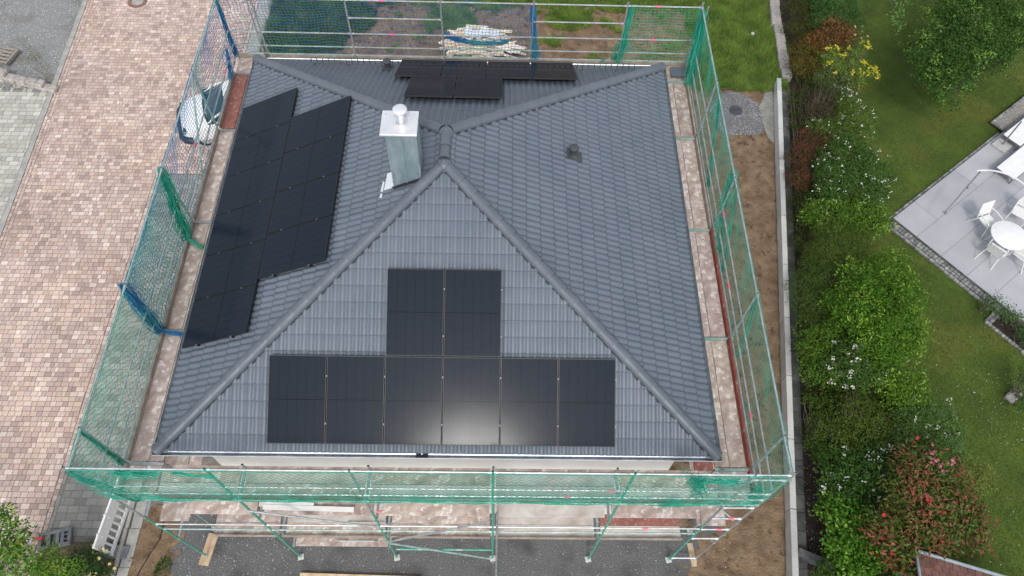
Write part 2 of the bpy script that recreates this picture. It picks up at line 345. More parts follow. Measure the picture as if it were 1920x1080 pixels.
def patch_poly(cx, cy, rx, ry, n=60, amp=.14, seed=3, sq=.0):
    P = []
    for i in range(n):
        t = 2 * math.pi * i / n; r = 1 + amp * (math.sin(3 * t + seed) * .5 + math.sin(5 * t + 2 * seed) * .3 + math.sin(11 * t) * .15) + sq * abs(math.sin(2 * t))
        P.append((cx + rx * r * math.cos(t), cy + ry * r * math.sin(t)))
    return P
def blob_mound(name, P, cx, cy, zc, material):
    n = len(P); Vv = [(cx, cy, zc)] ; Ff = []
    for k, s in enumerate((.3, .6, .85, 1.0)):
        for p in P: Vv.append((cx + (p[0] - cx) * s, cy + (p[1] - cy) * s, zc * (1 - s ** 3) + .02 + random.uniform(-.008, .008)))
    Ff += [(0, 1 + i, 1 + (i + 1) % n) for i in range(n)]
    for k in range(3): Ff += [(1 + k * n + i, 1 + (k + 1) * n + i, 1 + (k + 1) * n + (i + 1) % n, 1 + k * n + (i + 1) % n) for i in range(n)]
    return tag(wmesh(name, Vv, Ff, material, smooth=True), kind='structure')
GC = at(1382, 215)
blob_mound('gravel_patch', patch_poly(GC.x, GC.y, .98, 1.08, sq=.12), GC.x, GC.y, .09, MT['gravelpatch'])
m_ = MB(); m_.lathe((at(1378, 211).x, at(1378, 211).y, .09), [(.24, 0), (.25, .03), (.24, .06), (.2, .075), (.0, .08)], 24)
m_.box((at(1378, 211).x, at(1378, 211).y, .175), (.3, .05, .02))
tag(shade(m_.build('shaft_cover', MT['darkplastic'])), 'round black plastic lid in the middle of the grey gravel patch', 'lid')
MHC = at(258, 3)
t = thing('manhole', (MHC.x, MHC.y, 0), 'round manhole with brown rim and pale centre set in the pink paving', 'manhole')
m_ = MB(); m_.lathe((MHC.x, MHC.y, .001), [(.40, -.02), (.40, .008), (.24, .01), (.24, -.02)], 32); m_.build('rim', MT['brown'], t)
m_ = MB(); m_.lathe((MHC.x, MHC.y, .001), [(.23, -.02), (.23, .006), (.0, .007)], 32); m_.build('cover', MT['kerb'], t)

# ------------------------------------------------------------ scattered small stuff
def scatter_chips(name, pts, size, cols, material, flat=.6, z=0.0):
    n = len(pts); s = size * rng.uniform(.4, 1.3, n); a = rng.uniform(0, 6.28, n)
    base = np.array([[1, 0, 0], [0, 1, 0], [-1, 0, 0], [0, -1, 0], [0, 0, 1.0]])
    V = base[None] * s[:, None, None] * np.stack([rng.uniform(.6, 1, (n, 1)), rng.uniform(.5, 1, (n, 1)), np.full((n, 1), flat)], -1)
    c, sn = np.cos(a), np.sin(a); X = V[..., 0] * c[:, None] - V[..., 1] * sn[:, None]; Y = V[..., 0] * sn[:, None] + V[..., 1] * c[:, None]
    V = np.stack([X + pts[:, :1], Y + pts[:, 1:2], V[..., 2] + z + (pts[:, 2:3] if pts.shape[1] > 2 else 0)], -1)
    f = np.array([[0, 1, 4], [1, 2, 4], [2, 3, 4], [3, 0, 4]]); F = (f[None] + (np.arange(n) * 5)[:, None, None]).reshape(-1, 3)
    cc = np.array(cols)[rng.integers(0, len(cols), n)] * rng.uniform(.8, 1.15, (n, 1)); return tag(wmesh(name, V.reshape(-1, 3), F, material, col=np.repeat(cc, 4, 0)), kind='stuff')
MT['chip'] = mat('chip', (1, 1, 1), attr=True, rough=.9)
def rpts(n, x0, x1, y0, y1, cond=None):
    p = np.stack([rng.uniform(x0, x1, n), rng.uniform(y0, y1, n)], -1)
    return p[cond(p[:, 0], p[:, 1])] if cond is not None else p
scatter_chips('pebbles', rpts(5200, -1.95, 12.6, -2.2, .5, lambda x, y: rng.random(len(x)) < np.where(x < 1.5, 1., .42)), .017, [(.2, .2, .2), (.36, .36, .36), (.12, .12, .12), (.5, .5, .49)], MT['chip'], z=.024)
p = rpts(5200, GC.x - 1.2, GC.x + 1.2, GC.y - 1.3, GC.y + 1.3, lambda x, y: ((x - GC.x) / 1.03) ** 2 + ((y - GC.y) / 1.13) ** 2 < 1 + .1 * np.sin(5 * np.arctan2(y - GC.y, x - GC.x)))
p = np.c_[p, .075 * (1 - ((p[:, 0] - GC.x) ** 2 + (p[:, 1] - GC.y) ** 2) / 1.4)]
scatter_chips('pebbles', p, .026, [(.20, .20, .205), (.30, .30, .31), (.14, .14, .14), (.42, .42, .42)], MT['chip'], z=.03)
scatter_chips('pebbles', rpts(9000, -15.5, -10.55, 16.4, 22.5), .022, [(.30, .30, .29), (.42, .42, .41), (.22, .22, .21), (.55, .55, .53)], MT['chip'])
scatter_chips('pebbles', rpts(1700, 11.5, 17.3, -2.5, 17.0, lambda x, y: x < xwall(y) - .05), .024, [(.20, .15, .10), (.28, .21, .15), (.13, .09, .06), (.45, .43, .40), (.2, .14, .1)], MT['chip'], z=.035)
scatter_chips('pebbles', rpts(1500, -2.5, 13, 17, 22.5), .03, [(.22, .16, .11), (.3, .23, .17), (.15, .11, .08), (.5, .48, .45)], MT['chip'], z=.08)
scatter_chips('fallen_petals', rpts(1100, 15.2, 17.3, -1.5, 5, lambda x, y: (x > xwall(y) + .5)), .014, [(.75, .74, .72), (.7, .68, .66)], MT['chip'], z=.01, flat=.3)
scatter_chips('fallen_petals', np.r_[rpts(150, 18, 24, 3, 7), rpts(240, 21.3, 24, 2.6, 5), rpts(120, 19, 26, 8, 17), rpts(60, 19.5, 23, -1, 3)], .016, [(.6, .6, .5), (.55, .5, .3), (.5, .35, .2)], MT['chip'], z=.03, flat=.3)

def blades(name, pts, h, wd, c1, c2, z=0., lean=.5, label=None):
    n = len(pts); a = rng.uniform(0, 6.28, n); b = rng.uniform(0, 6.28, n); hh = h * rng.uniform(.5, 1.3, n)
    dx = np.cos(a) * wd / 2; dy = np.sin(a) * wd / 2; lx = np.cos(b) * hh * lean * rng.uniform(.3, 1.4, n); ly = np.sin(b) * hh * lean * rng.uniform(.3, 1.4, n)
    zz = np.full(n, z) if pts.shape[1] == 2 else pts[:, 2]
    V = np.stack([np.stack([pts[:, 0] - dx, pts[:, 1] - dy, zz], -1), np.stack([pts[:, 0] + dx, pts[:, 1] + dy, zz], -1), np.stack([pts[:, 0] + lx, pts[:, 1] + ly, zz + hh], -1)], 1)
    t = np.clip(.5 + .45 * vnoise(pts[:, 0], pts[:, 1], .35, 11) + rng.normal(0, .25, n), 0, 1)[:, None]
    C = np.array(c1) * (1 - t) + np.array(c2) * t
    return tag(wmesh(name, V.reshape(-1, 3), np.arange(n * 3).reshape(-1, 3), MT['blade'], col=C), kind='stuff')
def gmask(x, y):   # where weeds cover the back yard
    n1 = vnoise(x, y, .75, 21) + .5 * vnoise(x, y, .3, 22)
    left = (x < -1.0 + 1.5 * (y - 18.2) + .5 * n1) & (x < 1.5 + .5 * n1) & (rng.random(len(x)) < np.clip(.75 + .7 * vnoise(x, y, .35, 41), .12, 1))
    top = (y > 21.5 + .5 * n1) & (x > 1.5) & (x < 14.5)
    mid = ((n1 > .78) & (x < 14)) | ((n1 > .1) & (x > 11.8) & (x < 14.6) & (rng.random(len(x)) < .18))
    clump = ((x - 4.7) ** 2 + (y - 20.5) ** 2 < 1.2) | (((x - 9.6) ** 2 / 2 + (y - 20.9) ** 2) < .5) | ((x - 8.9) ** 2 + (y - 19.5) ** 2 < .12)
    right = (x > 14.5 + .35 * n1) & (x < xwall(14) + .95 + (y - 16.5) * .17) & (y > 16.9 + .25 * n1)
    return (left | top | mid | clump | right) & ~((x > 3.9) & (x < 8.2) & (y < 20.1) & (y > 18.0))
gp_ = rpts(330000, -2.85, 18.5, 16.9, 24, gmask)
gp_ = np.c_[gp_, .02 + .07 * vnoise(gp_[:, 0], gp_[:, 1], .8, 3)]
lm = gp_[:, 0] < 2.2
blades('grass', gp_[lm], .24, .022, (.030, .080, .012), (.15, .22, .05), lean=.9)
blades('grass', gp_[~lm], .16, .020, (.055, .14, .012), (.27, .40, .065), lean=.9)
lp = rpts(330000, 17, 30, -2.5, 23.5, lambda x, y: (x > lawnedge(y)) & ~((x > 20.5) & (((x - 20.6) * .615 - (y - 10.8) * .788) > 0) & (((x - 20.6) * .788 + (y - 10.8) * -.615) > -8) & (((x - 20.6) * .788 - (10.8 - y) * .615) > 0)))
blades('lawn_grass', lp, .035, .016, (.040, .078, .008), (.115, .165, .018), lean=1.4)
blades('weeds', rpts(2500, -2.35, -1.75, -1.6, -.5, lambda x, y: (x + 1.95) ** 2 / .06 + (y + 1.15) ** 2 / .2 < 1), .08, .02, (.04, .12, .02), (.12, .25, .05))
blades('weeds', np.r_[rpts(5000, 12.2, 16.8, 1, 16.9, lambda x, y: (vnoise(x, y, .28, 31) > .82) & (x < xwall(y) - .1))], .07, .02, (.04, .12, .02), (.12, .22, .05))
blades('weeds', rpts(12000, -15.5, -10.5, 16.3, 19, lambda x, y: (vnoise(x, y, .6, 33) + rng.normal(0, .5, len(x)) > .55)), .045, .018, (.10, .11, .04), (.2, .2, .09), lean=1.2)
blades('weeds', rpts(2500, -10.4, -9.7, 8.7, 9.6, lambda x, y: (x < dxl(y) - .2)), .1, .02, (.03, .08, .02), (.1, .18, .04))

# ------------------------------------------------------------ house
W, D, EH = 11.356, 11.233, 6.4
RH, Y1, Y2 = 2.7976, 5.2474, 6.1052
XM = W / 2
house = thing('house', (XM, D / 2, 0), 'white house with a dark grey hipped tile roof ringed by scaffolding', 'house')
m_ = MB(); m_.poly([(.55, .5), (W - .55, .5), (W - .55, D - .5), (.55, D - .5)], 0, EH - .12); m_.build('wall', MT['wallwhite'], house)
roof = None
INS = .09
def slope(name, O, U, Vd, n_, pred, umax, vmax, planes, parent, st=1.0):
    """tiled roof plane: O origin at eave, U along eave, Vd upslope (unit), n_ normal"""
    bm = bmesh.new(); lay = bm.faces.layers.float_color.new('col')
    tw, th = .30, .335
    nu = int(math.ceil(umax / tw)); nv = int(math.ceil(vmax / th)) + 1
    prof = [(0, .001), (.09, .000), (.15, .020), (.22, .029), (.30, .031), (.37, .027), (.43, .012), (.48, .001), (.59, .000), (.65, .020), (.72, .029), (.80, .031), (.87, .027), (.93, .012), (.985, .006), (1.0, .004)]
    O, U, Vd, n_ = map(Vector, (O, U, Vd, n_))
    for j in range(nv):
        v0 = j * th; v1 = v0 + th
        for i in range(nu):
            u0 = i * tw; uc = u0 + tw / 2
            if not pred(uc, v0 + th / 2, .45): continue
            c = random.uniform(.975, 1.025); tz = random.uniform(-.0012, .0012); lowz = random.uniform(-.002, .003)
            rows = []
            for (v, hz) in ((v0 + .03, .006 * st), (v0 - .016, .014 * st), (v0 - .016, .027 * st + lowz), (v0 + .02, .031 * st + lowz), (v1 + .01, .004 * st)):
                rows.append([bm.verts.new(O + U * (u0 + a * tw) + Vd * v + n_ * (h + hz + tz)) for a, h in prof])
            for r in range(4):
                for k in range(len(prof) - 1):
                    f = bm.faces.new((rows[r][k], rows[r][k + 1], rows[r + 1][k + 1], rows[r + 1][k])); f[lay] = (c, c, c, 1); f.smooth = r > 1
    for (pc, pn) in planes:
        geom = bm.verts[:] + bm.edges[:] + bm.faces[:]
        bmesh.ops.bisect_plane(bm, geom=geom, plane_co=Vector(pc), plane_no=Vector(pn), clear_outer=True)
    org = Vector(O)
    for v in bm.verts: v.co -= org
    me = bpy.data.meshes.new(name); bm.to_mesh(me); bm.free(); me.materials.append(MT['tile'])
    o = bpy.data.objects.new(name, me); COL.objects.link(o); WL[o.name] = org; o.parent = parent; o.location = org - WL[parent.name]
    return o
A, B_, C_, D_ = Vector((0, 0, EH)), Vector((W, 0, EH)), Vector((W, D, EH)), Vector((0, D, EH))
R1, R2 = Vector((XM, Y1, EH + RH)), Vector((XM, Y2, EH + RH))
# under-roof solid (soffit and sealing under the tiles)
def lower(p, dz): return (p.x, p.y, p.z - dz)
i_ = .10
u_ = MB(); ev = [(i_, i_, EH + .0), (W - i_, i_, EH), (W - i_, D - i_, EH), (i_, D - i_, EH)]
u_.add([(x, y, EH - .12) for x, y, z in ev] + [(x, y, EH + .0) for x, y, z in ev] + [lower(R1, .06), lower(R2, .06)], [(3, 2, 1, 0), (0, 1, 5, 4), (1, 2, 6, 5), (2, 3, 7, 6), (3, 0, 4, 7), (4, 5, 8), (5, 6, 9, 8), (6, 7, 9), (7, 4, 8, 9)])
roof = u_.build('roof', MT['soffit'], house)
def nrm(v): return Vector(v).normalized()
tF, tS, tB = RH / Y1, RH / XM, RH / (D - Y2)
def hp(co, d):   # vertical clipping plane through co along d (clears the side its normal points to)
    return d
cF = 1 / math.hypot(1, tF); sF = tF * cF; cS = 1 / math.hypot(1, tS); sS = tS * cS; cB = 1 / math.hypot(1, tB); sB = tB * cB
h1 = (XM, Y1); # hip directions in plan
slope('front_slope', (0, INS, EH + INS * tF), (1, 0, 0), (0, cF, sF), (0, -sF, cF),
      lambda u, v, m: (u + m) / XM > (v * cF - m) / Y1 and (W - u + m) / XM > (v * cF - m) / Y1, W, (Y1 - INS) / cF,
      [((0, 0, 0), (-Y1, XM, 0)), ((W, 0, 0), (Y1, XM, 0)), ((INS, 0, 0), (-1, 0, 0)), ((W - INS, 0, 0), (1, 0, 0))], roof)
slope('rear_slope', (W, D - INS, EH + INS * tB), (-1, 0, 0), (0, -cB, sB), (0, sB, cB),
      lambda u, v, m: (u + m) / XM > (v * cB - m) / (D - Y2) and (W - u + m) / XM > (v * cB - m) / (D - Y2), W, (D - Y2 - INS) / cB,
      [((0, D, 0), (-(D - Y2), -XM, 0)), ((W, D, 0), ((D - Y2), -XM, 0)), ((INS, 0, 0), (-1, 0, 0)), ((W - INS, 0, 0), (1, 0, 0))], roof, .3)
slope('left_slope', (INS, D, EH + INS * tS), (0, -1, 0), (cS, 0, sS), (-sS, 0, cS),
      lambda u, v, m: (D - u) > (v * cS - m) * Y1 / XM - m and u > (v * cS - m) * (D - Y2) / XM - m, D, (XM - INS) / cS,
      [((0, 0, 0), (Y1, -XM, 0)), ((0, D, 0), ((D - Y2), XM, 0)), ((XM, 0, 0), (1, 0, 0)), ((0, INS, 0), (0, -1, 0)), ((0, D - INS, 0), (0, 1, 0))], roof)
slope('right_slope', (W - INS, 0, EH + INS * tS), (0, 1, 0), (-cS, 0, sS), (sS, 0, cS),
      lambda u, v, m: u > (v * cS - m) * Y1 / XM - m and (D - u) > (v * cS - m) * (D - Y2) / XM - m, D, (XM - INS) / cS,
      [((W, 0, 0), (-Y1, -XM, 0)), ((W, D, 0), (-(D - Y2), XM, 0)), ((XM, 0, 0), (-1, 0, 0)), ((0, INS, 0), (0, -1, 0)), ((0, D - INS, 0), (0, 1, 0))], roof)
# ridge and hip caps: overlapping half-round tiles
def caps(a, b, r=.115, seg=.385, dz=.035, start_round=False):
    a, b = Vector(a), Vector(b); d = (b - a); L = d.length; d.normalize(); side = d.cross(Vector((0, 0, 1))).normalized(); up = side.cross(d).normalized()
    n = max(1, round(L / seg)); mb = MB(); N = 12
    for k in range(n):
        p0 = a + d * (L * k / n - .03); p1 = a + d * (L * (k + 1) / n); r0, r1 = r * 1.12 , r * .96
        sec = [(p0, r0 * .93, .0), (p0, r0, .010), (p0 + d * .05, r0, .008), (p0 + d * .065, r0 * .97, .006), (p1, r1, -.004)]
        if k == 0 and start_round: sec = [(p0 - d * .06, r0 * .2, -.02), (p0 - d * .045, r0 * .6, -.01), (p0 - d * .01, r0 * .93, .0)] + sec[1:]
        vs = []; fs = []
        for (p, rr, o) in sec:
            for i in range(N + 1):
                t = math.pi * (-.08 + 1.16 * i / N); vs.append(p + side * (rr * math.cos(t)) + up * (rr * math.sin(t) * .86 + o + dz))
        for j in range(len(sec) - 1):
            for i in range(N): fs.append((j * (N + 1) + i, (j + 1) * (N + 1) + i, (j + 1) * (N + 1) + i + 1, j * (N + 1) + i + 1))
        mb.add(vs, fs)
    o = mb.build('ridge_cap', MT['cap'], roof, origin=a); shade(o, 40); return o
ends = [(A, R1), (B_, R1), (C_, R2), (D_, R2)]
for e, r in ends:
    d = (r - e); caps(e + d * .018, r - d.normalized() * .10, start_round=True)
caps(R1 + Vector((0, .12, 0)), R2 - Vector((0, .08, 0)))
for r in (R1, R2):
    mb = MB(); mb.lathe((r.x, r.y, r.z - .10), [(.17, -.05), (.172, .06), (.158, .12), (.12, .17), (.06, .197), (.0, .203)], 24); shade(mb.build('ridge_junction', MT['cap'], roof), 60)
    mb = MB(); mb.lathe((r.x, r.y - .02, r.z + .10), [(.012, 0), (.012, .012), (.0, .014)], 8); mb.build('cap_screw', MT['silver'], roof)
# dark sealing strips with a scalloped edge beside each hip
for e, r in ends:
    d = r - e; L = d.length; side = d.cross(Vector((0, 0, 1))).normalized(); dn = d.normalized(); mb = MB(); n = int(L / .05)
    rows = []
    for k in range(n + 1):
        p = e + dn * (.25 + (L - .4) * k / n)
        wv = .116 + .016 * abs(math.sin(k * .33)) + random.uniform(0, .018)
        # the surface drops away on both sides of the hip
        drop = .40
        rows.append([p - side * wv + Vector((0, 0, .052 - drop * wv)), p + Vector((0, 0, .065)), p + side * wv + Vector((0, 0, .052 - drop * wv))])
    vs = sum(rows, []); fs = []
    for k in range(n): fs += [(3 * k, 3 * k + 1, 3 * k + 4, 3 * k + 3), (3 * k + 1, 3 * k + 2, 3 * k + 5, 3 * k + 4)]
    mb.add(vs, fs); mb.build('hip_seal', MT['felt'], roof)
# gutters
def gutter(a, b):
    a, b = Vector(a), Vector(b); d = (b - a).normalized(); out = d.cross(Vector((0, 0, 1))); mb = MB(); N = 10; r = .068
    sec = [(math.pi * (1 + i / N)) for i in range(N + 1)]
    pr = [(-r * math.cos(t), r * math.sin(t)) for t in sec]; pin = [(x * .93, z * .93) for x, z in pr]
    pr = [(p[0] , p[1]) for p in pr]
    loop = [(-q[0], q[1]) for q in pr] + [(r + .012, .008), (r + .004, .016), (r - .006, .006)] + [(-q[0], q[1] + .001) for q in pin[::-1]]
    vs = [p + out * x + Vector((0, 0, z)) for p in (a, b) for x, z in loop]; k = len(loop)
    fs = [(i, (i + 1) % k, k + (i + 1) % k, k + i) for i in range(k)]
    mb.add(vs, fs)
    mb.add([a + out * x + Vector((0, 0, z)) for x, z in pr], [tuple(range(len(pr)))]); mb.add([b + out * x + Vector((0, 0, z)) for x, z in pr], [tuple(range(len(pr)))])
    o = mb.build('gutter', MT['zinc'], house); shade(o, 40); return o
gz = EH + .02; go = .055
gutter((0, go, gz), (W, go, gz)); gutter((W, D - go, gz), (0, D - go, gz)); gutter((W - go, 0, gz + .001), (W - go, D, gz + .001)); gutter((go, D, gz + .001), (go, 0, gz + .001))
mb = MB(); mb.box((5.27, .05, EH + .03), (.10, .13, .05)); mb.box((5.4, .03, EH + .03), (.12, .05, .03)); mb.build('gutter_outlet', MT['blackframe'], house)
mb = MB()
for sx in (0, 1):
    c = A if not sx else B_; s = 1 if not sx else -1
    mb.add([c + Vector((s * .01, .01, .035)), c + Vector((s * .30, .03, .05)), c + Vector((s * .30, .16, .14)), c + Vector((s * .03, .22, .14))], [(0, 1, 2, 3)])
mb.build('corner_flashing', MT['cap'], roof)
# snow guard on the rear slope
mb = MB(); yb = 10.72; zb = EH + (D - yb) * tB + .04
for zz in (.05, .24): mb.tube((1.72, yb, zb + zz), (10.42, yb, zb + zz), .012, 6)
k = 1.72
while k < 10.43: mb.box((k, yb, zb + .145), (.018, .012, .19)); k += .155
k = 1.8
while k < 10.4: mb.box((k, yb - .06, zb + .03), (.03, .16, .03)); k += .9
mb.build('snow_guard', MT['darkplastic'], roof)
# vent pipes
def vent(x, y, z, up=(0, 0, 1), tilt=None):
    mb = MB(); mb.lathe((x, y, z), [(.13, -.05), (.125, .02), (.085, .06), (.075, .12), (.075, .21), (.10, .215), (.115, .24), (.11, .275), (.07, .30), (.0, .31)], 20)
    o = shade(mb.build('vent_pipe', MT['darkplastic'], roof), 40); return o
vx, vy = 8.5, 6.72; vz = EH + (W - vx) * tS
vent(vx, vy, vz + .03)
mb = MB(); Mx = Matrix.Translation((vx + .03, vy, vz + .045)) @ Matrix.Rotation(math.atan(tS), 4, 'Y'); mb.box((0, 0, 0), (.40, .29, .03), M=Mx, bev=.01); mb.build('vent_base', MT['darkplastic'], roof)
vent(3.78, 10.50, EH + (D - 10.50) * tB + .03)
mb = MB(); Mx = Matrix.Translation((3.78, 10.52, EH + (D - 10.52) * tB + .045)) @ Matrix.Rotation(-math.atan(tB), 4, 'X'); mb.box((0, 0, 0), (.29, .38, .03), M=Mx, bev=.01); mb.build('vent_base', MT['darkplastic'], roof)
# chimney
ch = None
mb = MB(); cx0, cx1, cy0, cy1 = 4.63, 5.215, 5.0, 5.52
mb.poly([(cx0, cy0), (cx1, cy0), (cx1, cy1), (cx0, cy1)], 8.35, 10.33)
ch = mb.build('chimney', MT['zincold'], roof)
mb = MB(); mb.box((4.925, 4.992, 9.45), (.022, .02, 1.74)); mb.box((cx0 + .01, 4.993, 9.45), (.03, .012, 1.74)); mb.box((cx1 - .01, 4.993, 9.45), (.03, .012, 1.74)); mb.build('seam', MT['zincold'], ch)
mb = MB(); mb.box((4.893, 5.235, 10.365), (.70, .62, .05), bev=.006); mb.build('cover_plate', MT['whitemetal'], ch)
mb = MB(); ccx, ccy = 4.93, 5.27
mb.lathe((ccx, ccy, 10.39), [(.115, 0), (.075, .02), (.07, .16), (.085, .17), (.085, .24), (.07, .25)], 24); shade(mb.build('flue', MT['silver'], ch))
mb = MB(); mb.lathe((ccx, ccy, 10.64), [(.095, 0), (.095, .05)], 24); mb.build('flue_gap', MT['blackframe'], ch)
mb = MB(); mb.lathe((ccx, ccy, 10.69), [(.12, -.015), (.14, 0), (.14, .018), (.12, .035), (.07, .05), (.0, .055)], 28); shade(mb.build('flue_cap', MT['whitemetal'], ch), 50)
mb = MB()
for i in range(4):
    t_ = math.pi / 4 + i * math.pi / 2; mb.tube((ccx + .17 * math.cos(t_), ccy + .17 * math.sin(t_), 10.39), (ccx + .11 * math.cos(t_), ccy + .11 * math.sin(t_), 10.69), .008, 5)
for dx, dy in ((-.27, -.2), (-.27, .2), (.27, .2), (.27, -.2)): mb.lathe((4.893 + dx, 5.235 + dy, 10.39), [(.014, 0), (.014, .01), (0, .012)], 8)
mb.build('cap_bracket', MT['silver'], ch)
# flashing at chimney foot
def onL(x, y, off=.06): return Vector((x, y, EH + x * tS + off))
mb = MB()
mb.add([onL(4.40, 4.98, .065), onL(4.62, 4.98, .065), onL(4.62, 5.42, .065), onL(4.44, 5.42, .065)], [(0, 1, 2, 3)])
mb.add([onL(4.33, 4.98, .07), onL(4.38, 4.95, .06), onL(4.40, 5.2, .07), onL(4.36, 5.24, .07)], [(0, 1, 2, 3)])
mb.add([onL(4.32, 4.82, .07), onL(4.37, 4.80, .06), onL(4.38, 4.90, .07), onL(4.34, 4.91, .07)], [(0, 1, 2, 3)])
o = mb.build('flashing', MT['whitemetal'], ch)
mb = MB(); mb.add([onL(4.60, 4.93, .06), onL(5.25, 4.93, .06), onL(5.25, 5.0, .08), onL(4.60, 5.0, .08)], [(0, 1, 2, 3)]); mb.build('flashing', MT['blackframe'], ch)

# ------------------------------------------------------------ solar panels
PW, PL = 1.134, 1.742
def make_panel():
    t = bpy.data.objects.new('solar_panel', None); COL.objects.link(t); WL[t.name] = Vector((0, 0, 0))
    f = MB(); z = .0175
    for sx in (-1, 1): f.box((sx * (PW / 2 - .006), 0, z), (.012, PL, .035))
    for sy in (-1, 1): f.box((0, sy * (PL / 2 - .006), z), (PW - .024, .012, .035))
    f.box((0, 0, .008), (PW - .024, PL - .024, .008))
    f.build('frame', MT['blackframe'], t, origin=(0, 0, 0))
    g = MB(); g.box((0, 0, .031), (PW - .025, PL - .025, .004)); g.build('glass', MT['solar'], t, origin=(0, 0, 0))
    for sy in (-1, 1):
        r = MB(); r.box((0, sy * PL * .27, -.03), (PW + .02, .04, .045)); r.build('rail', MT['blackframe'], t, origin=(0, 0, 0))
        c = MB(); c.box((PW / 2 + .009, sy * PL * .27, .033), (.016, .035, .010)); c.build('clamp', MT['clamp'], t, origin=(0, 0, 0))
    return t
proto = make_panel(); used = [False]
def place_panel(base, ux, vy, n_, label, group):
    o = proto if not used[0] else copy_tree(proto); used[0] = True
    M_ = Matrix((ux, vy, n_)).transposed().to_4x4(); M_.translation = base; o.matrix_world = M_
    o.location = M_.to_translation(); o.rotation_euler = M_.to_euler(); tag(o, label, 'solar panel', group)
    return o
cols6 = ['leftmost', 'second from the left', 'third from the left', 'third from the right', 'second from the right', 'rightmost']
OFF = .115
vF, nF = Vector((0, cF, sF)), Vector((0, -sF, cF))
GF, GL, GB = 'solar panels on the front roof slope', 'solar panels on the left roof slope', 'solar panels on the rear roof slope'
for i in range(6):
    b = Vector((2.286 + PW / 2 + i * 1.154, .245, EH + .245 * tF)) + vF * (PL / 2) + nF * OFF
    place_panel(b, Vector((1, 0, 0)), vF, nF, 'dark blue solar panel, %s of six along the front gutter' % cols6[i], GF)
for i in (2, 3):
    b = Vector((2.286 + PW / 2 + i * 1.154, .245, EH + .245 * tF)) + vF * (PL * 1.5 + .02) + nF * OFF
    place_panel(b, Vector((1, 0, 0)), vF, nF, 'dark blue-black solar panel, %s of the upper pair on the front slope' % ('left one' if i == 2 else 'right one'), GF)
vL, nL = Vector((cS, 0, sS)), Vector((-sS, 0, cS))
rows6 = ['nearest the front', 'second from the front', 'third from the front', 'third from the back', 'second from the back', 'farthest back']
for v in range(6):
    b = Vector((.20, 2.245 + (v + .5) * 1.154, EH + .20 * tS)) + vL * (PL / 2) + nL * OFF
    place_panel(b, Vector((0, -1, 0)), vL, nL, 'black solar panel along the left gutter, %s' % rows6[v], GL)
rows4 = ['nearest the front hip', 'second from the front', 'second from the back', 'farthest back']
for v in range(4):
    b = Vector((.20, 3.51 + (v + .5) * 1.160, EH + .20 * tS)) + vL * (PL * 1.5 + .02) + nL * OFF
    place_panel(b, Vector((0, -1, 0)), vL, nL, 'plain black solar panel in the upper column of the left slope, %s' % rows4[v], GL)
vB, nB = Vector((0, -cB, sB)), Vector((0, sB, cB))
c4 = ['rightmost', 'second from the right', 'second from the left', 'leftmost']
for i in range(4):
    b = Vector((8.76 - (i + .5) * 1.165, 10.98, EH + (D - 10.98) * tB)) + vB * (PL / 2) + nB * (OFF + .02)
    place_panel(b, Vector((-1, 0, 0)), vB, nB, 'greenish black solar panel, %s of four next to the snow guard' % c4[i], GB)
for i in range(2):
    b = Vector((6.86 - (i + .5) * 1.160, 10.98, EH + (D - 10.98) * tB)) + vB * (PL * 1.5 + .02) + nB * (OFF + .02)
    place_panel(b, Vector((-1, 0, 0)), vB, nB, 'greenish black solar panel, %s of the pair nearest the chimney' % ('right one' if i == 0 else 'left one'), GB)

# ------------------------------------------------------------ scaffold
scaf = thing('scaffold', (XM, D / 2, 0), 'steel tube scaffold with plank decks running round all four sides of the house', 'scaffold')
YF, YB, XL, XR = -.70, 12.10, -.82, 12.20
def std(x, y, z0, z1, mt='steel', base=True, seg=None):
    zs = [z0] + [z for z in (2.0, 4.0, 6.0) if z0 < z < z1] + [z1]
    mb = MB()
    mb.tube((x, y, z0 + .01), (x, y, z1), .0245, 10)
    k = math.ceil(z0 / .5) * .5
    while k < z1:
        mb.tube((x, y, k + .2), (x, y, k + .208), .034, 8); k += 2.0
    o = mb.build('standard', MT[mt], scaf)
    mb = MB(); mb.tube((x, y, z1 - .004), (x, y, z1 + .001), .019, 8); mb.build('tube_mouth', MT['blackframe'], o)
    if base:
        mb = MB(); mb.box((x, y, .03 + max(0, z0)), (.15, .15, .012), rz=.2); mb.tube((x, y, z0 + .03), (x, y, z0 + .3), .019, 8); mb.tube((x, y, z0 + .16), (x, y, z0 + .19), .045, 8); mb.build('base_plate', MT['conclight'], scaf)
    return o
FX = [XL - .04, 1.63, 4.20, 6.77, 9.34, 11.52, XR]
for i, x in enumerate(FX):
    if x < 12:
        mb = MB()
        std(x, YF, 0, 5.0 if 0 < i < 5 else 4.2, 'greensteel'); std(x, YF, 5.0 if 0 < i < 5 else 4.2, 7.84, 'steel' if i in (0, 5, 2) else 'greensteel', base=False)
    else: std(x, YF, 0, 7.95)
for x in FX[1:-1]: std(x, -.03, 0, 5.93)
LY = [.05, 3.12, 6.19, 9.26]
for y in LY:
    std(XL, y, 0, 7.8, 'teal'); std(-.02, y, 0, 5.62)
    std(XR, y + .0, 0, 7.8, 'teal'); std(11.42, y, 0, 5.62)
BX = [XL, .07, 2.58, 5.15, 7.66, 10.19]
for x in BX: std(x, YB, 0, 7.86, 'steel')
std(XR, YB, 0, 7.9)
for x in BX[1:]: std(x, 11.36, 0, 5.62)
std(.0, YB - .12, 0, 8.0); std(XR + .14, YB - .1, 5.6, 7.85, base=False)
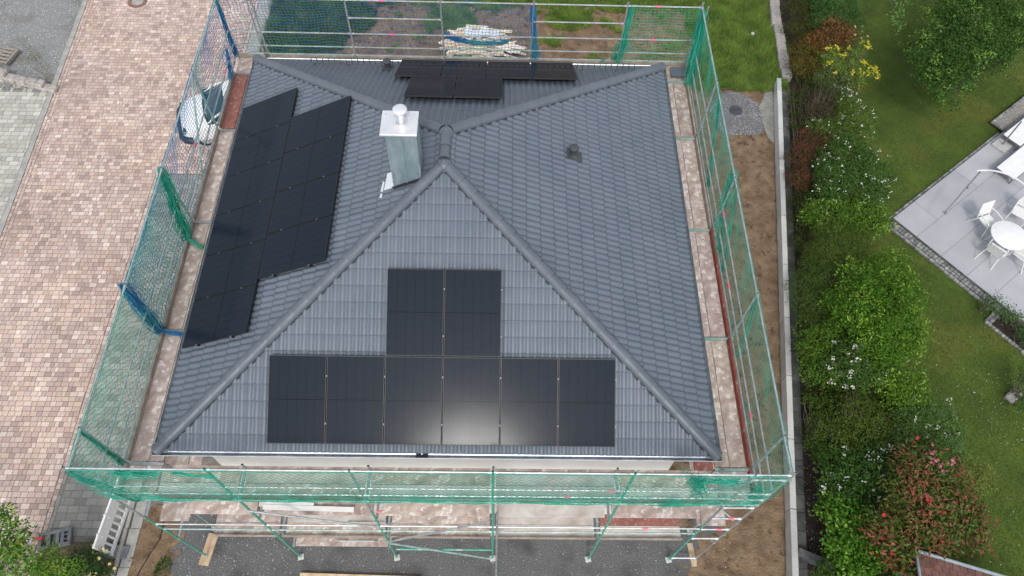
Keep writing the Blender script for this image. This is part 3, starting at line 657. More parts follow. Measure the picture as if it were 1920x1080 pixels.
def rail(a, b, mt='steel', name='guardrail', r=.0195):
    mb = MB(); mb.tube(a, b, r, 8)
    d = (Vector(b) - Vector(a)).normalized()
    for p, s in ((Vector(a), 1), (Vector(b), -1)): mb.tube(p + d * s * .02, p + d * s * .09, r * 1.5, 8)
    return mb.build(name, MT[mt], scaf)
for i in range(len(FX) - 1):
    a, b = FX[i], FX[i + 1]
    for z in (6.18, 6.66, 7.76):
        if i == 5 and z < 7: continue
        rail((a, YF, z), (b, YF, z))
    rail((a, YF - .02, 5.80), (b, YF - .02, 5.80), 'teal')
    if i < 5:
        for z, mt in ((3.15, 'teal'), (3.62, 'steel')): rail((a, YF, z), (b, YF, z), mt)
for z in (7.46, 6.52, 6.11, 5.49, 4.58, 3.58, 2.64, .30): rail((11.52, YF, z), (XR, YF, z), 'steel', 'transom', .024)
for z in (5.05, 4.0): rail((11.62, -.03, z), (XR, YF + .1, z), 'steel', 'transom')
LYS = [YF] + LY + [YB]
for X, mt in ((XL, 'teal'), (XR, 'steel')):
    for i in range(len(LYS) - 1):
        for z in (5.82, 6.18, 6.66, 7.74): rail((X, LYS[i], z), (X, LYS[i + 1], z), mt if z < 7 or X < 0 else 'steel')
for i in range(len(BX)):
    a = BX[i]; b = (BX + [XR])[i + 1]
    for z in (5.83, 6.12, 6.60, 7.72): rail((a, YB, z), (b, YB, z), 'teal' if (i % 2 and z < 6.5) else 'steel')
    if i in (2, 4): rail((a, YB, 7.14), (b, YB, 7.14))
def board(x0, x1, y0, y1, z, mt='board', t_=.05):
    mb = MB(); c = random.uniform(.85, 1.12); mb.cur = (c, c * random.uniform(.96, 1.0), c * random.uniform(.94, 1.0))
    mb.box(((x0 + x1) / 2, (y0 + y1) / 2, z - t_ / 2), (x1 - x0, y1 - y0, t_), bev=.004)
    return mb.build('deck_board', MT[mt], scaf)
def transom(a, b, mt='steel'):
    mb = MB(); a, b = Vector(a), Vector(b); d = b - a; rz = math.atan2(d.y, d.x); mb.box((a + b) / 2, (d.length, .055, .055), rz=rz); return mb.build('transom', MT[mt], scaf)
DZ = 5.70
for i in range(5):
    a, b = (FX[i] + .06 if i else -.04), (FX[i + 1] - .06 if i < 4 else 11.41)
    board(a, b, -.65, -.345, DZ, 'paleboard' if i != 1 else 'board'); board(a, b, -.335, -.06, DZ, 'paleboard' if i % 2 else 'board')
    for zz, y0 in ((4.2, -.60), (2.2, -.60)):
        if not (zz == 2.2 and i == 1): board(a + .02, b - .02, y0, y0 + .285, zz, random.choice(['board', 'paleboard'])); 
        board(a + .02, b - .02, y0 + .295, y0 + .56, zz, 'redboard' if (i, zz) == (4, 2.2) else ('paleboard' if (i + int(zz)) % 2 else 'board'))
        transom((FX[i] + .01, -.66, zz - .03), (FX[i] + .01, -.05, zz - .03)); 
    transom((FX[i], -.66, DZ - .03), (FX[i], -.06, DZ - .03), 'teal')
    mb = MB(); mb.box(((a + b) / 2, -.675, DZ + .07), (b - a, .025, .15)); mb.build('toe_board', MT['redtoe' if i in (0, 1, 4) else 'toewood'], scaf)
    mb = MB(); mb.box(((a + b) / 2, -.64, 2.24), (b - a, .025, .13)); mb.build('toe_board', MT['toewood'], scaf)
board(1.72, 4.13, -.60, -.30, 2.2, 'board'); board(1.75, 4.1, -.66, -.36, 1.25); 
transom((1.7, -.68, 1.2), (1.7, -.05, 1.2)); transom((4.15, -.68, 1.2), (4.15, -.05, 1.2))
board(.45, 11.1, -.055, .03, DZ - .05, 'board', .03)
# side decks
segsL = [(YF + .06, .0), (.1, 3.08), (3.18, 6.14), (6.24, 9.2), (9.32, 11.36)]
for i, (a, b) in enumerate(segsL):
    mt = 'redboard' if i == 4 else 'board'
    board(-.755, -.405, a, b, DZ - .02 * (i % 2), mt); board(-.395, -.09, a, b, DZ - .02 * (i % 2), mt)
    mb = MB(); mb.box((-.782, (a + b) / 2, DZ + .055), (.04, b - a, .16)); mb.build('toe_board', MT['toewood'], scaf)
    transom((-.80, b + .03, DZ + .0), (-.05, b + .03, DZ + .0))
    board(11.44, 11.745, a, b, DZ - .02 * (i % 2)); board(11.755, 12.10, a, b, DZ - .02 * (i % 2))
    mb = MB(); mb.box((12.135, (a + b) / 2, DZ + .055), (.04, b - a, .16)); mb.build('toe_board', MT['redtoe' if i < 3 else 'toewood'], scaf)
    transom((11.42, b + .03, DZ + .0), (12.16, b + .03, DZ + .0), 'teal')
    for z in (3.7,): board(11.44, 12.10, a, b, z); board(-.755, -.09, a, b, z)
for i in range(len(BX)):
    a = BX[i] + .05; b = (BX + [XR])[i + 1] - .05
    board(a, b, 11.42, 11.72, DZ); board(a, b, 11.73, 12.04, DZ)
    mb = MB(); mb.box(((a + b) / 2, 12.07, DZ + .055), (b - a, .03, .15)); mb.build('toe_board', MT['toewood'], scaf)
board(-.07, .42, .05, .5, DZ - .03); board(11.0, 11.4, .03, .5, DZ - .03, 'redboard')
# braces
for a, b, mt in (((1.60, YF - .03, 5.0), (4.31, YF - .03, 3.55), 'steel'), ((4.2, YF - .03, 2.1), (6.72, YF - .03, 4.27), 'steel'), ((4.24, YF - .05, 2.06), (6.72, YF - .05, .25), 'teal'), ((4.3, YF, 1.12), (6.77, YF, 1.12), 'greensteel'),
                 ((6.86, YF - .04, 5.1), (6.87, -1.75, .02), 'steel'), ((11.52, YF - .04, 7.5), (9.6, -.1, 2.3), 'steel'), ((XL - .04, 9.26, 7.7), (XL - .04, 7.6, 5.8), 'teal'), ((1.63, YF, 2.6), (1.63, -.05, 1.3), 'steel')):
    mb = MB(); mb.tube(a, b, .0245, 8); mb.build('brace', MT[mt], scaf)
bands = []
def band(a, b): mb = MB(); mb.tube(a, b, .027, 8); mb.build('marker_band', MT['pink'], scaf)
for x, y, z in ((9.0, YF, 6.66), (8.2, YF, 6.2), (10.6, YF, 6.66), (4.3, YF, 4.9), (11.9, YF, 3.58), (10.2, YF, 3.62), (11.9, YF, 4.6)): band((x, y, z), (x + .12, y, z))
for x, z in ((3.5, 7.72), (3.65, 6.60), (10.95, 7.72), (11.0, 6.6)): band((x, YB, z), (x + .14, YB, z))
for X, y, z in ((XL, 10.9, 6.2), (XL, 7.8, 6.66), (XR, 1.0, 6.2), (XR, 4.2, 6.2), (XR, 5.9, 6.66)): band((X, y, z), (X, y + .12, z))
# ladder frames hanging in the front bays
def rack(x, y, z, w_=.55, h=.5, n=5, tilt=.5):
    mb = MB(); 
    for k in range(n): mb.tube((x + w_ * k / (n - 1), y, z), (x + w_ * k / (n - 1) - .05, y - .05, z + h), .012, 6)
    mb.tube((x - .05, y, z), (x + w_ + .05, y, z), .013, 6); mb.tube((x - .1, y - .05, z + h), (x + w_, y - .05, z + h), .013, 6); return mb.build('step_frame', MT['steel'], scaf)
rack(3.3, -.25, 1.9, .8, .35, 7); rack(2.9, -.55, 1.3, .9, .3, 6); rack(11.75, -.35, 3.2, .4, .4, 4); rack(2.0, -.3, 4.25, .9, .2, 5)
mb = MB(); mb.box((2.7, -.48, 4.26), (2.0, .10, .06), rz=-.02); mb.box((2.2, -.40, 4.25), (1.2, .12, .05), rz=-.03); tag(mb.build('white_profile', MT['white']), 'white painted timber profiles lying on the front scaffold deck', 'timber')

# ------------------------------------------------------------ safety nets
def net(name, P, L, H, pitch, mode, material, label, r=.0046, bundles=(), edge=True):
    """P(s,t) -> point; s along 0..L, t down 0..H"""
    V = []; F = []
    def strand(pts, rr):
        pts = np.array(pts); n = len(pts)
        if n < 2: return
        d = np.gradient(pts, axis=0); d /= np.linalg.norm(d, axis=1)[:, None] + 1e-9
        ref = np.array([.31, .52, .8]); u = np.cross(d, ref); u /= np.linalg.norm(u, axis=1)[:, None] + 1e-9; v = np.cross(d, u)
        k = len(V) and sum(len(x) for x in V) or 0
        ring = np.stack([pts + rr * (u * math.cos(a) + v * math.sin(a)) for a in (0, 2.094, 4.189)], 1).reshape(-1, 3)
        V.append(ring); i = np.arange(n - 1)[:, None] * 3 + OFFS[0]
        F.append(np.concatenate([np.concatenate([i + a, i + (a + 1) % 3, i + 3 + (a + 1) % 3, i + 3 + a], 1) for a in range(3)])); OFFS[0] += n * 3
    OFFS = [0]
    if mode == 'sq':
        for s in np.arange(0, L + 1e-6, pitch): strand([P(s, t) for t in np.arange(0, H + .01, pitch)], r)
        for t in np.arange(0, H + 1e-6, pitch): strand([P(s, t) for s in np.arange(0, L + .01, pitch)], r)
    else:
        q = pitch * 1.4142
        for sg in (1, -1):
            for s0 in np.arange(-H, L + H, q):
                pts = []
                for t in np.arange(0, H + .01, q / 2):
                    s = s0 + sg * t
                    if -1e-6 <= s <= L: pts.append(P(s, t))
                strand(pts, r)
    if edge:
        strand([P(s, 0) for s in np.arange(0, L + .01, .1)], r * 2); strand([P(s, H) for s in np.arange(0, L + .01, .1)], r * 1.8)
    for (a, b, wd, cnt, sag) in bundles:
        a, b = np.array(a, float), np.array(b, float)
        for _ in range(cnt):
            o1, o2, o3 = rng.normal(0, wd, 3), rng.normal(0, wd, 3), rng.normal(0, wd * 1.4, 3); tt = np.linspace(0, 1, 9)[:, None]
            pts = a + (b - a) * tt + o1 * (1 - tt) + o2 * tt + o3 * np.sin(tt * math.pi * rng.integers(1, 4)) ; pts[:, 2] -= sag * 4 * (tt * (1 - tt))[:, 0]
            strand(pts, r * 1.3)
    return tag(wmesh(name, np.concatenate(V), np.concatenate(F), material), label, 'net')
def mknet(a, b, ztop, zbot, out, bay=3.07, off0=0., bow=.16, seed=0, scal=.05):
    a, b = np.array(a, float), np.array(b, float); L = np.linalg.norm(b - a); d = (b - a) / L; o = np.array(out, float)
    def P(s, t):
        k = t / (ztop - zbot); ph = ((s + off0) % bay) / bay
        sag = .10 * math.sin(math.pi * ph) * (1 - k); bo = bow * math.sin(math.pi * k) * (.35 + .65 * math.sin(math.pi * ph)) + .03 * math.sin(s * 5 + seed) * math.sin(math.pi * k)
        z = ztop - t - sag * .45 + .04 * math.sin(s * 3.1 + seed) * k + scal * abs(math.sin(s * 4.2 + seed)) * k + .012 * math.sin(s * 23 + t * 9)
        p = a + d * (s + .03 * math.sin(t * 7 + s * 1.3 + seed)); return (p[0] + o[0] * bo, p[1] + o[1] * bo, z)
    return P, L
E_ = .035
P, L = mknet((XL - .05, YF - E_), (XR, YF - E_), 7.78, 5.72, (0, -1), 2.57, 0, .10, 1)
net('safety_net', P, L, 2.03, .10, 'di', MT['netgreen'], 'green diamond mesh safety net stretched along the front of the scaffold',
    bundles=[((.0, YF - .04, 7.7), (.75, YF - .04, 7.62), .035, 30, .03), ((1.0, YF - .04, 7.7), (1.7, YF - .04, 7.45), .02, 12, .03), ((10.45, YF - .04, 7.7), (10.7, YF - .04, 6.9), .07, 40, 0), ((10.6, YF - .04, 7.55), (11.3, YF - .04, 7.5), .04, 25, 0), ((XL, YF - .05, 7.7), (-.3, YF - .05, 5.8), .035, 14, .0), ((10.2, YF - .04, 5.8), (10.6, YF - .04, 5.9), .04, 14, 0)])
P, L = mknet((XR + E_, YF), (XR + E_, YB), 7.76, 5.72, (1, 0), 3.07, -.6, .10, 2)
net('safety_net', P, L, 2.03, .10, 'sq', MT['netgreen'], 'green square mesh safety net down the whole right side of the scaffold', r=.0046,
    bundles=[((XR + .05, 6.5, 7.6), (XR + .05, 6.2, 6.6), .05, 26, 0), ((XR + .05, 6.1, 6.4), (XR + .05, 5.4, 5.8), .06, 26, 0), ((XR + .04, 8.9, 7.7), (XR + .04, 7.5, 5.8), .02, 14, 0), ((XR + .04, 6.0, 7.7), (XR + .04, 4.9, 5.8), .02, 10, 0), ((XR + .04, 3.2, 7.7), (XR + .04, 2.6, 5.8), .02, 8, 0), ((XR + .03, 11.8, 7.6), (XR - .02, 11.2, 5.8), .06, 50, 0), ((XR + .03, 12.0, 7.7), (XR + .03, 11.7, 5.8), .05, 36, 0), ((XR, -.5, 6.1), (XR - .15, -.6, 5.5), .06, 30, 0)])
P, L = mknet((10.3, YB + E_), (XR, YB + E_), 7.72, 5.74, (0, 1), 2.0, 0, .08, 3)
net('safety_net', P, L, 1.97, .10, 'sq', MT['netgreen'], 'short green safety net in the back right bay of the scaffold', r=.006, bundles=[((10.32, YB + .04, 7.6), (10.18, YB + .04, 5.75), .035, 40, 0), ((10.34, YB + .04, 6.6), (10.1, YB + .03, 5.72), .07, 40, 0), ((9.75, YB, 5.85), (9.8, YB, 5.65), .03, 20, 0)])
P, L = mknet((XL - E_, YF), (XL - E_, 6.15), 7.74, 5.72, (-1, 0), 3.07, -.6, .12, 4)
net('safety_net', P, L, 2.02, .10, 'di', MT['netgreen'], 'green diamond mesh safety net on the front half of the left scaffold side', bundles=[((XL - .04, 6.2, 7.7), (XL, 5.7, 5.8), .045, 60, 0), ((XL - .04, 5.9, 6.9), (XL + .02, 5.6, 5.8), .05, 36, 0), ((XL + .03, 5.6, 5.85), (XL + .45, 5.35, 5.78), .02, 16, .02), ((XL - .04, 0.03, 7.7), (XL, .0, 5.8), .025, 20, 0)])
P, L = mknet((XL - .06, 3.1), (XL - .06, YB), 7.72, 5.74, (-1, 0), 3.07, 0, .20, 5)
net('safety_net', P, L, 2.0, .10, 'sq', MT['netblue'], 'blue square mesh safety net on the back half of the left scaffold side', r=.0054, bundles=[((XL - .06, 3.12, 7.7), (XL, 3.05, 5.75), .045, 80, 0), ((XL, 3.05, 5.8), (XL + .6, 3.02, 5.75), .02, 20, 0), ((XL - .03, YB, 7.7), (XL - .03, YB - .05, 5.75), .03, 40, 0), ((XL - .03, 11.6, 6.4), (XL, 11.0, 5.75), .03, 22, 0)])
P, L = mknet((XL, YB + .05), (7.7, YB + .05), 7.72, 5.74, (0, 1), 2.52, .8, .14, 6)
net('safety_net', P, L, 1.97, .10, 'sq', MT['netblue'], 'sagging blue safety net across the back of the scaffold in front of the timber pile', r=.0062, bundles=[((7.66, YB + .05, 7.6), (7.78, YB + .05, 5.75), .035, 60, 0), ((5.15, YB + .05, 6.6), (7.0, YB + .3, 6.2), .03, 36, .2), ((7.75, YB + .06, 6.2), (7.8, YB + .06, 5.75), .05, 30, 0)])

# ------------------------------------------------------------ loose tiles on the deck
t = thing('roof_tile_stack', (11.82, 11.25, DZ), 'short stack of spare dark grey roof tiles on the back right scaffold corner', 'roof tiles')
c = at(1272, 132, DZ + .1)
for k in range(4):
    mb = MB(); n = 12; w_, l_ = .42, .30; z0 = DZ + .02 + k * .025
    vs = []
    for i in range(n + 1):
        a = i / n; h = .02 * abs(math.sin(a * math.pi * 2))
        for yy in (-1, 1): vs.append((c.x + (a - .5) * l_ * 1.5 + random.uniform(-.003, .003), c.y - .05 + yy * w_ / 2 * .85, z0 + h)); vs.append((c.x + (a - .5) * l_ * 1.5, c.y - .05 + yy * w_ / 2 * .85, z0 + h - .018))
    fs = []
    for i in range(n): j = i * 4; fs += [(j, j + 4, j + 6, j + 2), (j + 1, j + 3, j + 7, j + 5), (j, j + 1, j + 5, j + 4), (j + 2, j + 6, j + 7, j + 3)]
    fs += [(0, 2, 3, 1), (n * 4, n * 4 + 1, n * 4 + 3, n * 4 + 2)]
    mb.add(vs, fs); mb.build('tile', MT['cap'], t)

# ------------------------------------------------------------ walls, kerbs and stones on the right
wt = thing('retaining_wall', (15.9, 7, 0), 'pale concrete retaining wall between the bare soil strip and the hedge', 'wall')
y0 = -3.4; k = 0
while y0 < WB.y - .2:
    y1 = min(y0 + 1.99, WB.y); mb = MB(); a = Vector((xwall(y0), y0, 0)); b = Vector((xwall(y1), y1, 0)); d = (b - a); rz = math.atan2(d.y, d.x)
    mb.box((0, 0, 0), (d.length - .012, .17, .5), M=Matrix.Translation(((a.x + b.x) / 2 + .1, (a.y + b.y) / 2, .22)) @ Matrix.Rotation(rz, 4, 'Z'), bev=.01)
    mb.build('wall_element', MT['conclight' if k % 3 != 1 else 'conc'], wt); y0 += 2.0; k += 1
fa, fb = at(1448, 150, .03), at(1450, 262, .03); mb = MB(); mb.add([(fa.x - .08, fa.y, .05), (fb.x - .22, fb.y + .1, .05), (fb.x + .05, fb.y - .35, .05), (fa.x + .12, fa.y + .25, .05), (fb.x - .30, (fa.y + fb.y) / 2, .05)], [(4, 1, 2, 3, 0)]); mb.build('footing', MT['haunch'], wt)
# dark paving strip behind it, then the rough stone edge farther back
yy = -3.4; V = MB()
while yy < 17.6:
    x0 = float(xwall(yy)) + .24; x1 = float(xwall(yy + .5)) + .24; PWd = .34; V.cur = (1, 1, 1); c_ = random.uniform(.7, 1.2); V.cur = (c_, c_, c_)
    V.poly([(x0, yy + .006), (x0 + PWd, yy + .006), (x1 + PWd, yy + .49), (x1, yy + .49)], -.05, .03 + random.uniform(0, .008)); yy += .5
MT['slab'] = mat('slab', (.095, .10, .093), (.15, .155, .145), 3.5, bump=.5, bscale=30, c3=(.08, .085, .075), s3=4, attr=True)
V.build('garden_path', MT['slab'])['kind'] = 'structure'
st = thing('stone_edging', (18.0, 19.5, 0), 'rough grey stone edging between the weedy back yard and the hedge', 'stones')
pts = [at(1474, 150, .1), at(1466, 100, .1), at(1456, 50, .1), at(1449, 0, .1), at(1443, -40, .1)]
for i in range(len(pts) - 1):
    for k in range(3):
        a = pts[i].lerp(pts[i + 1], k / 3); b = pts[i].lerp(pts[i + 1], (k + 1) / 3); d = b - a
        mb = MB(); c_ = random.uniform(.8, 1.1); mb.cur = (c_, c_, c_); mb.box((0, 0, 0), (d.length - .015, random.uniform(.36, .44), .34), M=Matrix.Translation((a + b) / 2 + Vector((random.uniform(-.02, .02), 0, 0))) @ Matrix.Rotation(math.atan2(d.y, d.x) + random.uniform(-.03, .03), 4, 'Z'), bev=.03); mb.build('stone', MT['rock'], st)
a, b = at(1497, 1033, .25), at(1560, 1060, .25); mb = MB(); d = b - a
mb.box((0, 0, 0), (d.length, .22, .3), M=Matrix.Translation(((a + b) / 2).to_tuple()[:2] + (.12,)) @ Matrix.Rotation(math.atan2(d.y, d.x), 4, 'Z'), bev=.02)
tag(mb.build('low_wall', MT['concdark']), 'short dark concrete kerb running from the retaining wall under the shrubs', 'low wall')
# brick retaining wall of rough blocks, back left
st = thing('block_wall', (-11.3, 16.5, 0), 'low dry wall of rough grey blocks at the edge of the gravel yard', 'wall')
a, b = Vector((-13.4, 17.08, 0)), Vector((-10.2, 16.28, 0)); d = (b - a); L = d.length; d.normalize(); rz = math.atan2(d.y, d.x)
for row in range(3):
    s = -.1 * row; end = L - row * .45 - (0 if row < 2 else 1.0)
    while s < end:
        l_ = min(random.uniform(.32, .55), end - s + .05)
        if l_ < .15: break
        mb = MB(); c_ = random.uniform(.8, 1.15); mb.cur = (c_, c_ * .98, c_ * .96); p = a + d * (s + l_ / 2)
        mb.box((0, 0, 0), (l_ - .015, .30 + random.uniform(-.02, .03), .155), M=Matrix.Translation((p.x, p.y + random.uniform(-.015, .015), .08 + row * .16)) @ Matrix.Rotation(rz + random.uniform(-.04, .04), 4, 'Z'), bev=.028); mb.build('block', MT['rock'], st); s += l_
# pallet
pc = at(5, 106, .15); t = thing('pallet', (pc.x, pc.y, 0), 'weathered grey wooden pallet lying on the gravel yard', 'pallet'); rz = -.25
MM = Matrix.Translation((pc.x - .1, pc.y + .05, .1)) @ Matrix.Rotation(rz, 4, 'Z')
for k in range(5): mb = MB(); mb.box((0, -.36 + k * .18, .135), (1.15, .11, .022), M=MM); mb.build('slat', MT['greywood'], t)
for k in range(3): mb = MB(); mb.box((-.5 + k * .5, 0, .075), (.1, .8, .09), M=MM); mb.build('bearer', MT['greywood'], t)
# ------------------------------------------------------------ patio
PA = math.atan2(3.76, 4.80); pu = Vector((math.cos(PA), math.sin(PA), 0)); pv = Vector((math.sin(PA), -math.cos(PA), 0)); PO = Vector((20.60, 10.80, 0))
def PP(u, v, z=0.): q = PO + pu * u + pv * v; return Vector((q.x, q.y, z))
PZ = .15
mb = MB(); mb.add([PP(0, 0, -.05), PP(16, 0, -.05), PP(16, 9, -.05), PP(0, 9, -.05), PP(0, 0, PZ - .012), PP(16, 0, PZ - .012), PP(16, 9, PZ - .012), PP(0, 9, PZ - .012)], [(4, 5, 6, 7)[::-1], (0, 1, 5, 4), (1, 2, 6, 5), (2, 3, 7, 6), (3, 0, 4, 7)])
tag(mb.build('patio_base', MT['concdark']), kind='structure')
V = []; C = []
for j in range(9):
    u = -random.choice((0, .5, 1.0)) * 1.2
    while u < 16:
        u0, u1 = max(u, 0), u + 2.4
        if u1 > 0:
            g = .005; zz = PZ + random.uniform(-.001, .001)
            V += [PP(u0 + g, j + g, zz), PP(u0 + g, j + 1 - g, zz), PP(min(u1, 16) - g, j + 1 - g, zz), PP(min(u1, 16) - g, j + g, zz)]; c_ = random.uniform(.94, 1.05); C.append((c_, c_, c_))
        u += 2.4
o = wmesh('patio', [tuple(v) for v in V], np.arange(len(V)).reshape(-1, 4), MT['patio'], col=C); tag(o, kind='structure')
V = MB()
def setts(u0, u1, v0, v1, su, sv, z, jit=.008):
    u = u0
    while u < u1 - .02:
        v = v0
        while v < v1 - .02:
            c_ = random.uniform(.65, 1.35); V.cur = (c_, c_, c_)
            p = PP(u + su / 2, v + sv / 2, z + random.uniform(-jit, jit)); V.box((0, 0, 0), (su - .012, sv - .012, .08), M=Matrix.Translation(p) @ Matrix.Rotation(PA + random.uniform(-.05, .05), 4, 'Z'), bev=.012); v += sv
        u += su
setts(-.25, -.01, 0, 4.4, .115, .13, .05); setts(-.05, 6.6, -.13, -.01, .12, .12, .03); setts(-.38, -.26, 0, 4.1, .11, .2, .04)
setts(-.9, -.02, 4.35, 4.5, .12, .12, .05); setts(-.95, -.83, 4.4, 7.6, .11, .12, .05); setts(6.75, 6.87, -.5, .45, .12, .12, .16); setts(6.75, 12, -.58, -.46, .12, .12, .15)
V.build('patio_edging', MT['cobble'])['kind'] = 'structure'
sheet('planting_bed', [PP(-.83, 4.5)[:2], PP(-.02, 4.5)[:2], PP(-.02, 8)[:2], PP(-.83, 8)[:2]], .02, MT['bedsoil'])
sheet('gravel_bed', [PP(6.8, -.52)[:2], PP(12, -.52)[:2], PP(12, .45)[:2], PP(6.8, .45)[:2]], .165, MT['gravelgrey'])
q = [PP(random.uniform(6.87, 10.5), random.uniform(-.45, .42)) for _ in range(1500)]
scatter_chips('pebbles', np.array([(p.x, p.y) for p in q]), .03, [(.3, .25, .18), (.4, .36, .3), (.2, .17, .12)], MT['chip'], z=.165)

def chair_proto():
    t = bpy.data.objects.new('garden_chair', None); COL.objects.link(t); WL[t.name] = Vector((0, 0, 0))
    o0 = (0, 0, 0)
    mb = MB(); mb.box((0, 0, .43), (.48, .46, .025), bev=.01); mb.build('seat', MT['whitefabric'], t, origin=o0)
    Mb = Matrix.Translation((0, -.26, .43)) @ Matrix.Rotation(R_(16), 4, 'X')
    mb = MB(); mb.box((0, 0, .28), (.46, .02, .50), M=Mb, bev=.008); mb.build('backrest', MT['whitefabric'], t, origin=o0)
    mb = MB()
    for sx in (-1, 1): mb.tube(Mb @ Vector((sx * .245, 0, -.02)), Mb @ Vector((sx * .245, 0, .56)), .017, 8)
    mb.tube(Mb @ Vector((-.25, 0, .56)), Mb @ Vector((.25, 0, .56)), .017, 8)
    mb.build('back_frame', MT['white'], t, origin=o0)
    for sx in (-1, 1):
        mb = MB(); mb.path([(sx * .265, -.32, .66), (sx * .30, -.1, .68), (sx * .30, .14, .67), (sx * .29, .24, .62), (sx * .28, .27, .5)], .018, 8); mb.build('armrest', MT['white'], t, origin=o0)
        mb = MB(); mb.tube((sx * .28, .27, .52), (sx * .27, .34, 0), .017, 8); mb.build('leg', MT['white'], t, origin=o0)
        mb = MB(); mb.tube((sx * .245, -.22, .43), (sx * .30, -.42, 0), .017, 8); mb.build('leg', MT['white'], t, origin=o0)
    return t
chp = chair_proto(); cu = [0]
TC = at(1893, 441, PZ + .74)
def put_chair(px, py, label):
    o = chp if not cu[0] else copy_tree(chp); cu[0] = 1
    p = at(px, py, PZ + .45); d = TC - p; o.location = (p.x, p.y, PZ); o.rotation_euler = (0, 0, math.atan2(d.y, d.x) - math.pi / 2); tag(o, label, 'chair', 'white armchairs round the patio table')
put_chair(1853, 414, 'white garden armchair at the upper left of the round table'); put_chair(1868, 468, 'white garden armchair at the lower left of the round table')
put_chair(1918, 476, 'white garden armchair below the round table, cut by the photo edge'); put_chair(1915, 398, 'white garden armchair above the round table, mostly behind its top')
t = thing('garden_table', (TC.x, TC.y, PZ), 'round white garden table with four armchairs on the grey patio', 'table')
mb = MB(); mb.lathe((TC.x, TC.y, PZ + .72), [(.58, -.012), (.60, 0), (.60, .02), (.585, .03), (.0, .031)], 48); shade(mb.build('tabletop', MT['white'], t))
for k in range(4): a_ = math.pi / 4 + k * math.pi / 2; mb = MB(); mb.tube((TC.x + .3 * math.cos(a_), TC.y + .3 * math.sin(a_), PZ + .71), (TC.x + .45 * math.cos(a_), TC.y + .45 * math.sin(a_), PZ), .02, 8); mb.build('leg', MT['white'], t)
def lounger(px, py, l_, w_, rz, label, h=.42):
    p = at(px, py, PZ + h); t = thing('sun_lounger', (p.x, p.y, PZ), label, 'sun lounger', 'white loungers on the patio'); Mx = Matrix.Translation((p.x, p.y, PZ)) @ Matrix.Rotation(rz, 4, 'Z')
    mb = MB(); mb.box((0, 0, h - .03), (l_, w_, .06), M=Mx, bev=.02); mb.build('cushion', MT['white'], t)
    mb = MB(); mb.box((0, 0, h - .09), (l_ - .05, w_ + .04, .05), M=Mx, bev=.01); mb.build('frame', MT['greyplastic'], t)
    for sx in (-1, 1):
        for sy in (-1, 1): mb = MB(); mb.box((sx * (l_ / 2 - .15), sy * (w_ / 2 - .05), (h - .1) / 2), (.05, .05, h - .1), M=Mx); mb.build('leg', MT['greyplastic'], t)
lounger(1914, 301, 1.9, .72, PA, 'white cushioned lounger at the upper edge of the patio, nearer the table'); lounger(1925, 240, 1.9, .72, PA, 'white cushioned lounger beyond the other one, by the gravel bed')
p = at(1877, 274, PZ); t = thing('parasol_base', (p.x, p.y, PZ), 'square grey slab parasol base with an angled pole by the gravel bed', 'parasol base')
mb = MB(); mb.box((p.x, p.y, PZ + .05), (.55, .55, .09), rz=PA, bev=.015); mb.build('slab', MT['conc'], t)
mb = MB(); q = at(1915, 228, PZ + 1.5); mb.tube((p.x, p.y, PZ + .1), q, .025, 8); mb.build('pole', MT['greyplastic'], t)
mb = MB(); c = at(1900, 262, PZ); 
p1, p2 = at(1832, 320, 2.0), at(1925, 350, 2.5); mid = (p1 + p2) / 2 + Vector((.1, .25, .25)); pts = []
for k in range(13): s_ = k / 12; pts.append(p1 * (1 - s_) ** 2 + mid * 2 * s_ * (1 - s_) + p2 * s_ * s_)
pts += [p2 + Vector((.9, -.2, .0)), p2 + Vector((1.3, -.35, -.6)), Vector((p2.x + 1.35, p2.y - .4, PZ))]
t = thing('cantilever_parasol', (p2.x + 1.35, p2.y - .4, PZ), 'curved white cantilever parasol arm reaching over the patio from the right', 'parasol')
mb.path(pts, .03, 8); mb.build('arm', MT['white'], t)
a, b = at(1772, 398, 1.0), at(1838, 322, 1.55); 
mb = MB(); mb.tube(pts[0], b, .012, 6); mb.tube(a, b, .018, 8, .028); mb.build('folded_canopy', MT['greyplastic'], t)
mb = MB()
for k in range(6): th_ = k * 1.047; mb.tube(a, a + Vector((.10 * math.cos(th_), .10 * math.sin(th_), -.03)), .008, 5)
c2 = a.lerp(b, .62); mb.tube(c2 - Vector((.0, .07, 0)), c2 + Vector((.05, .07, 0)), .02, 6); mb.build('hub', MT['darkplastic'], t)

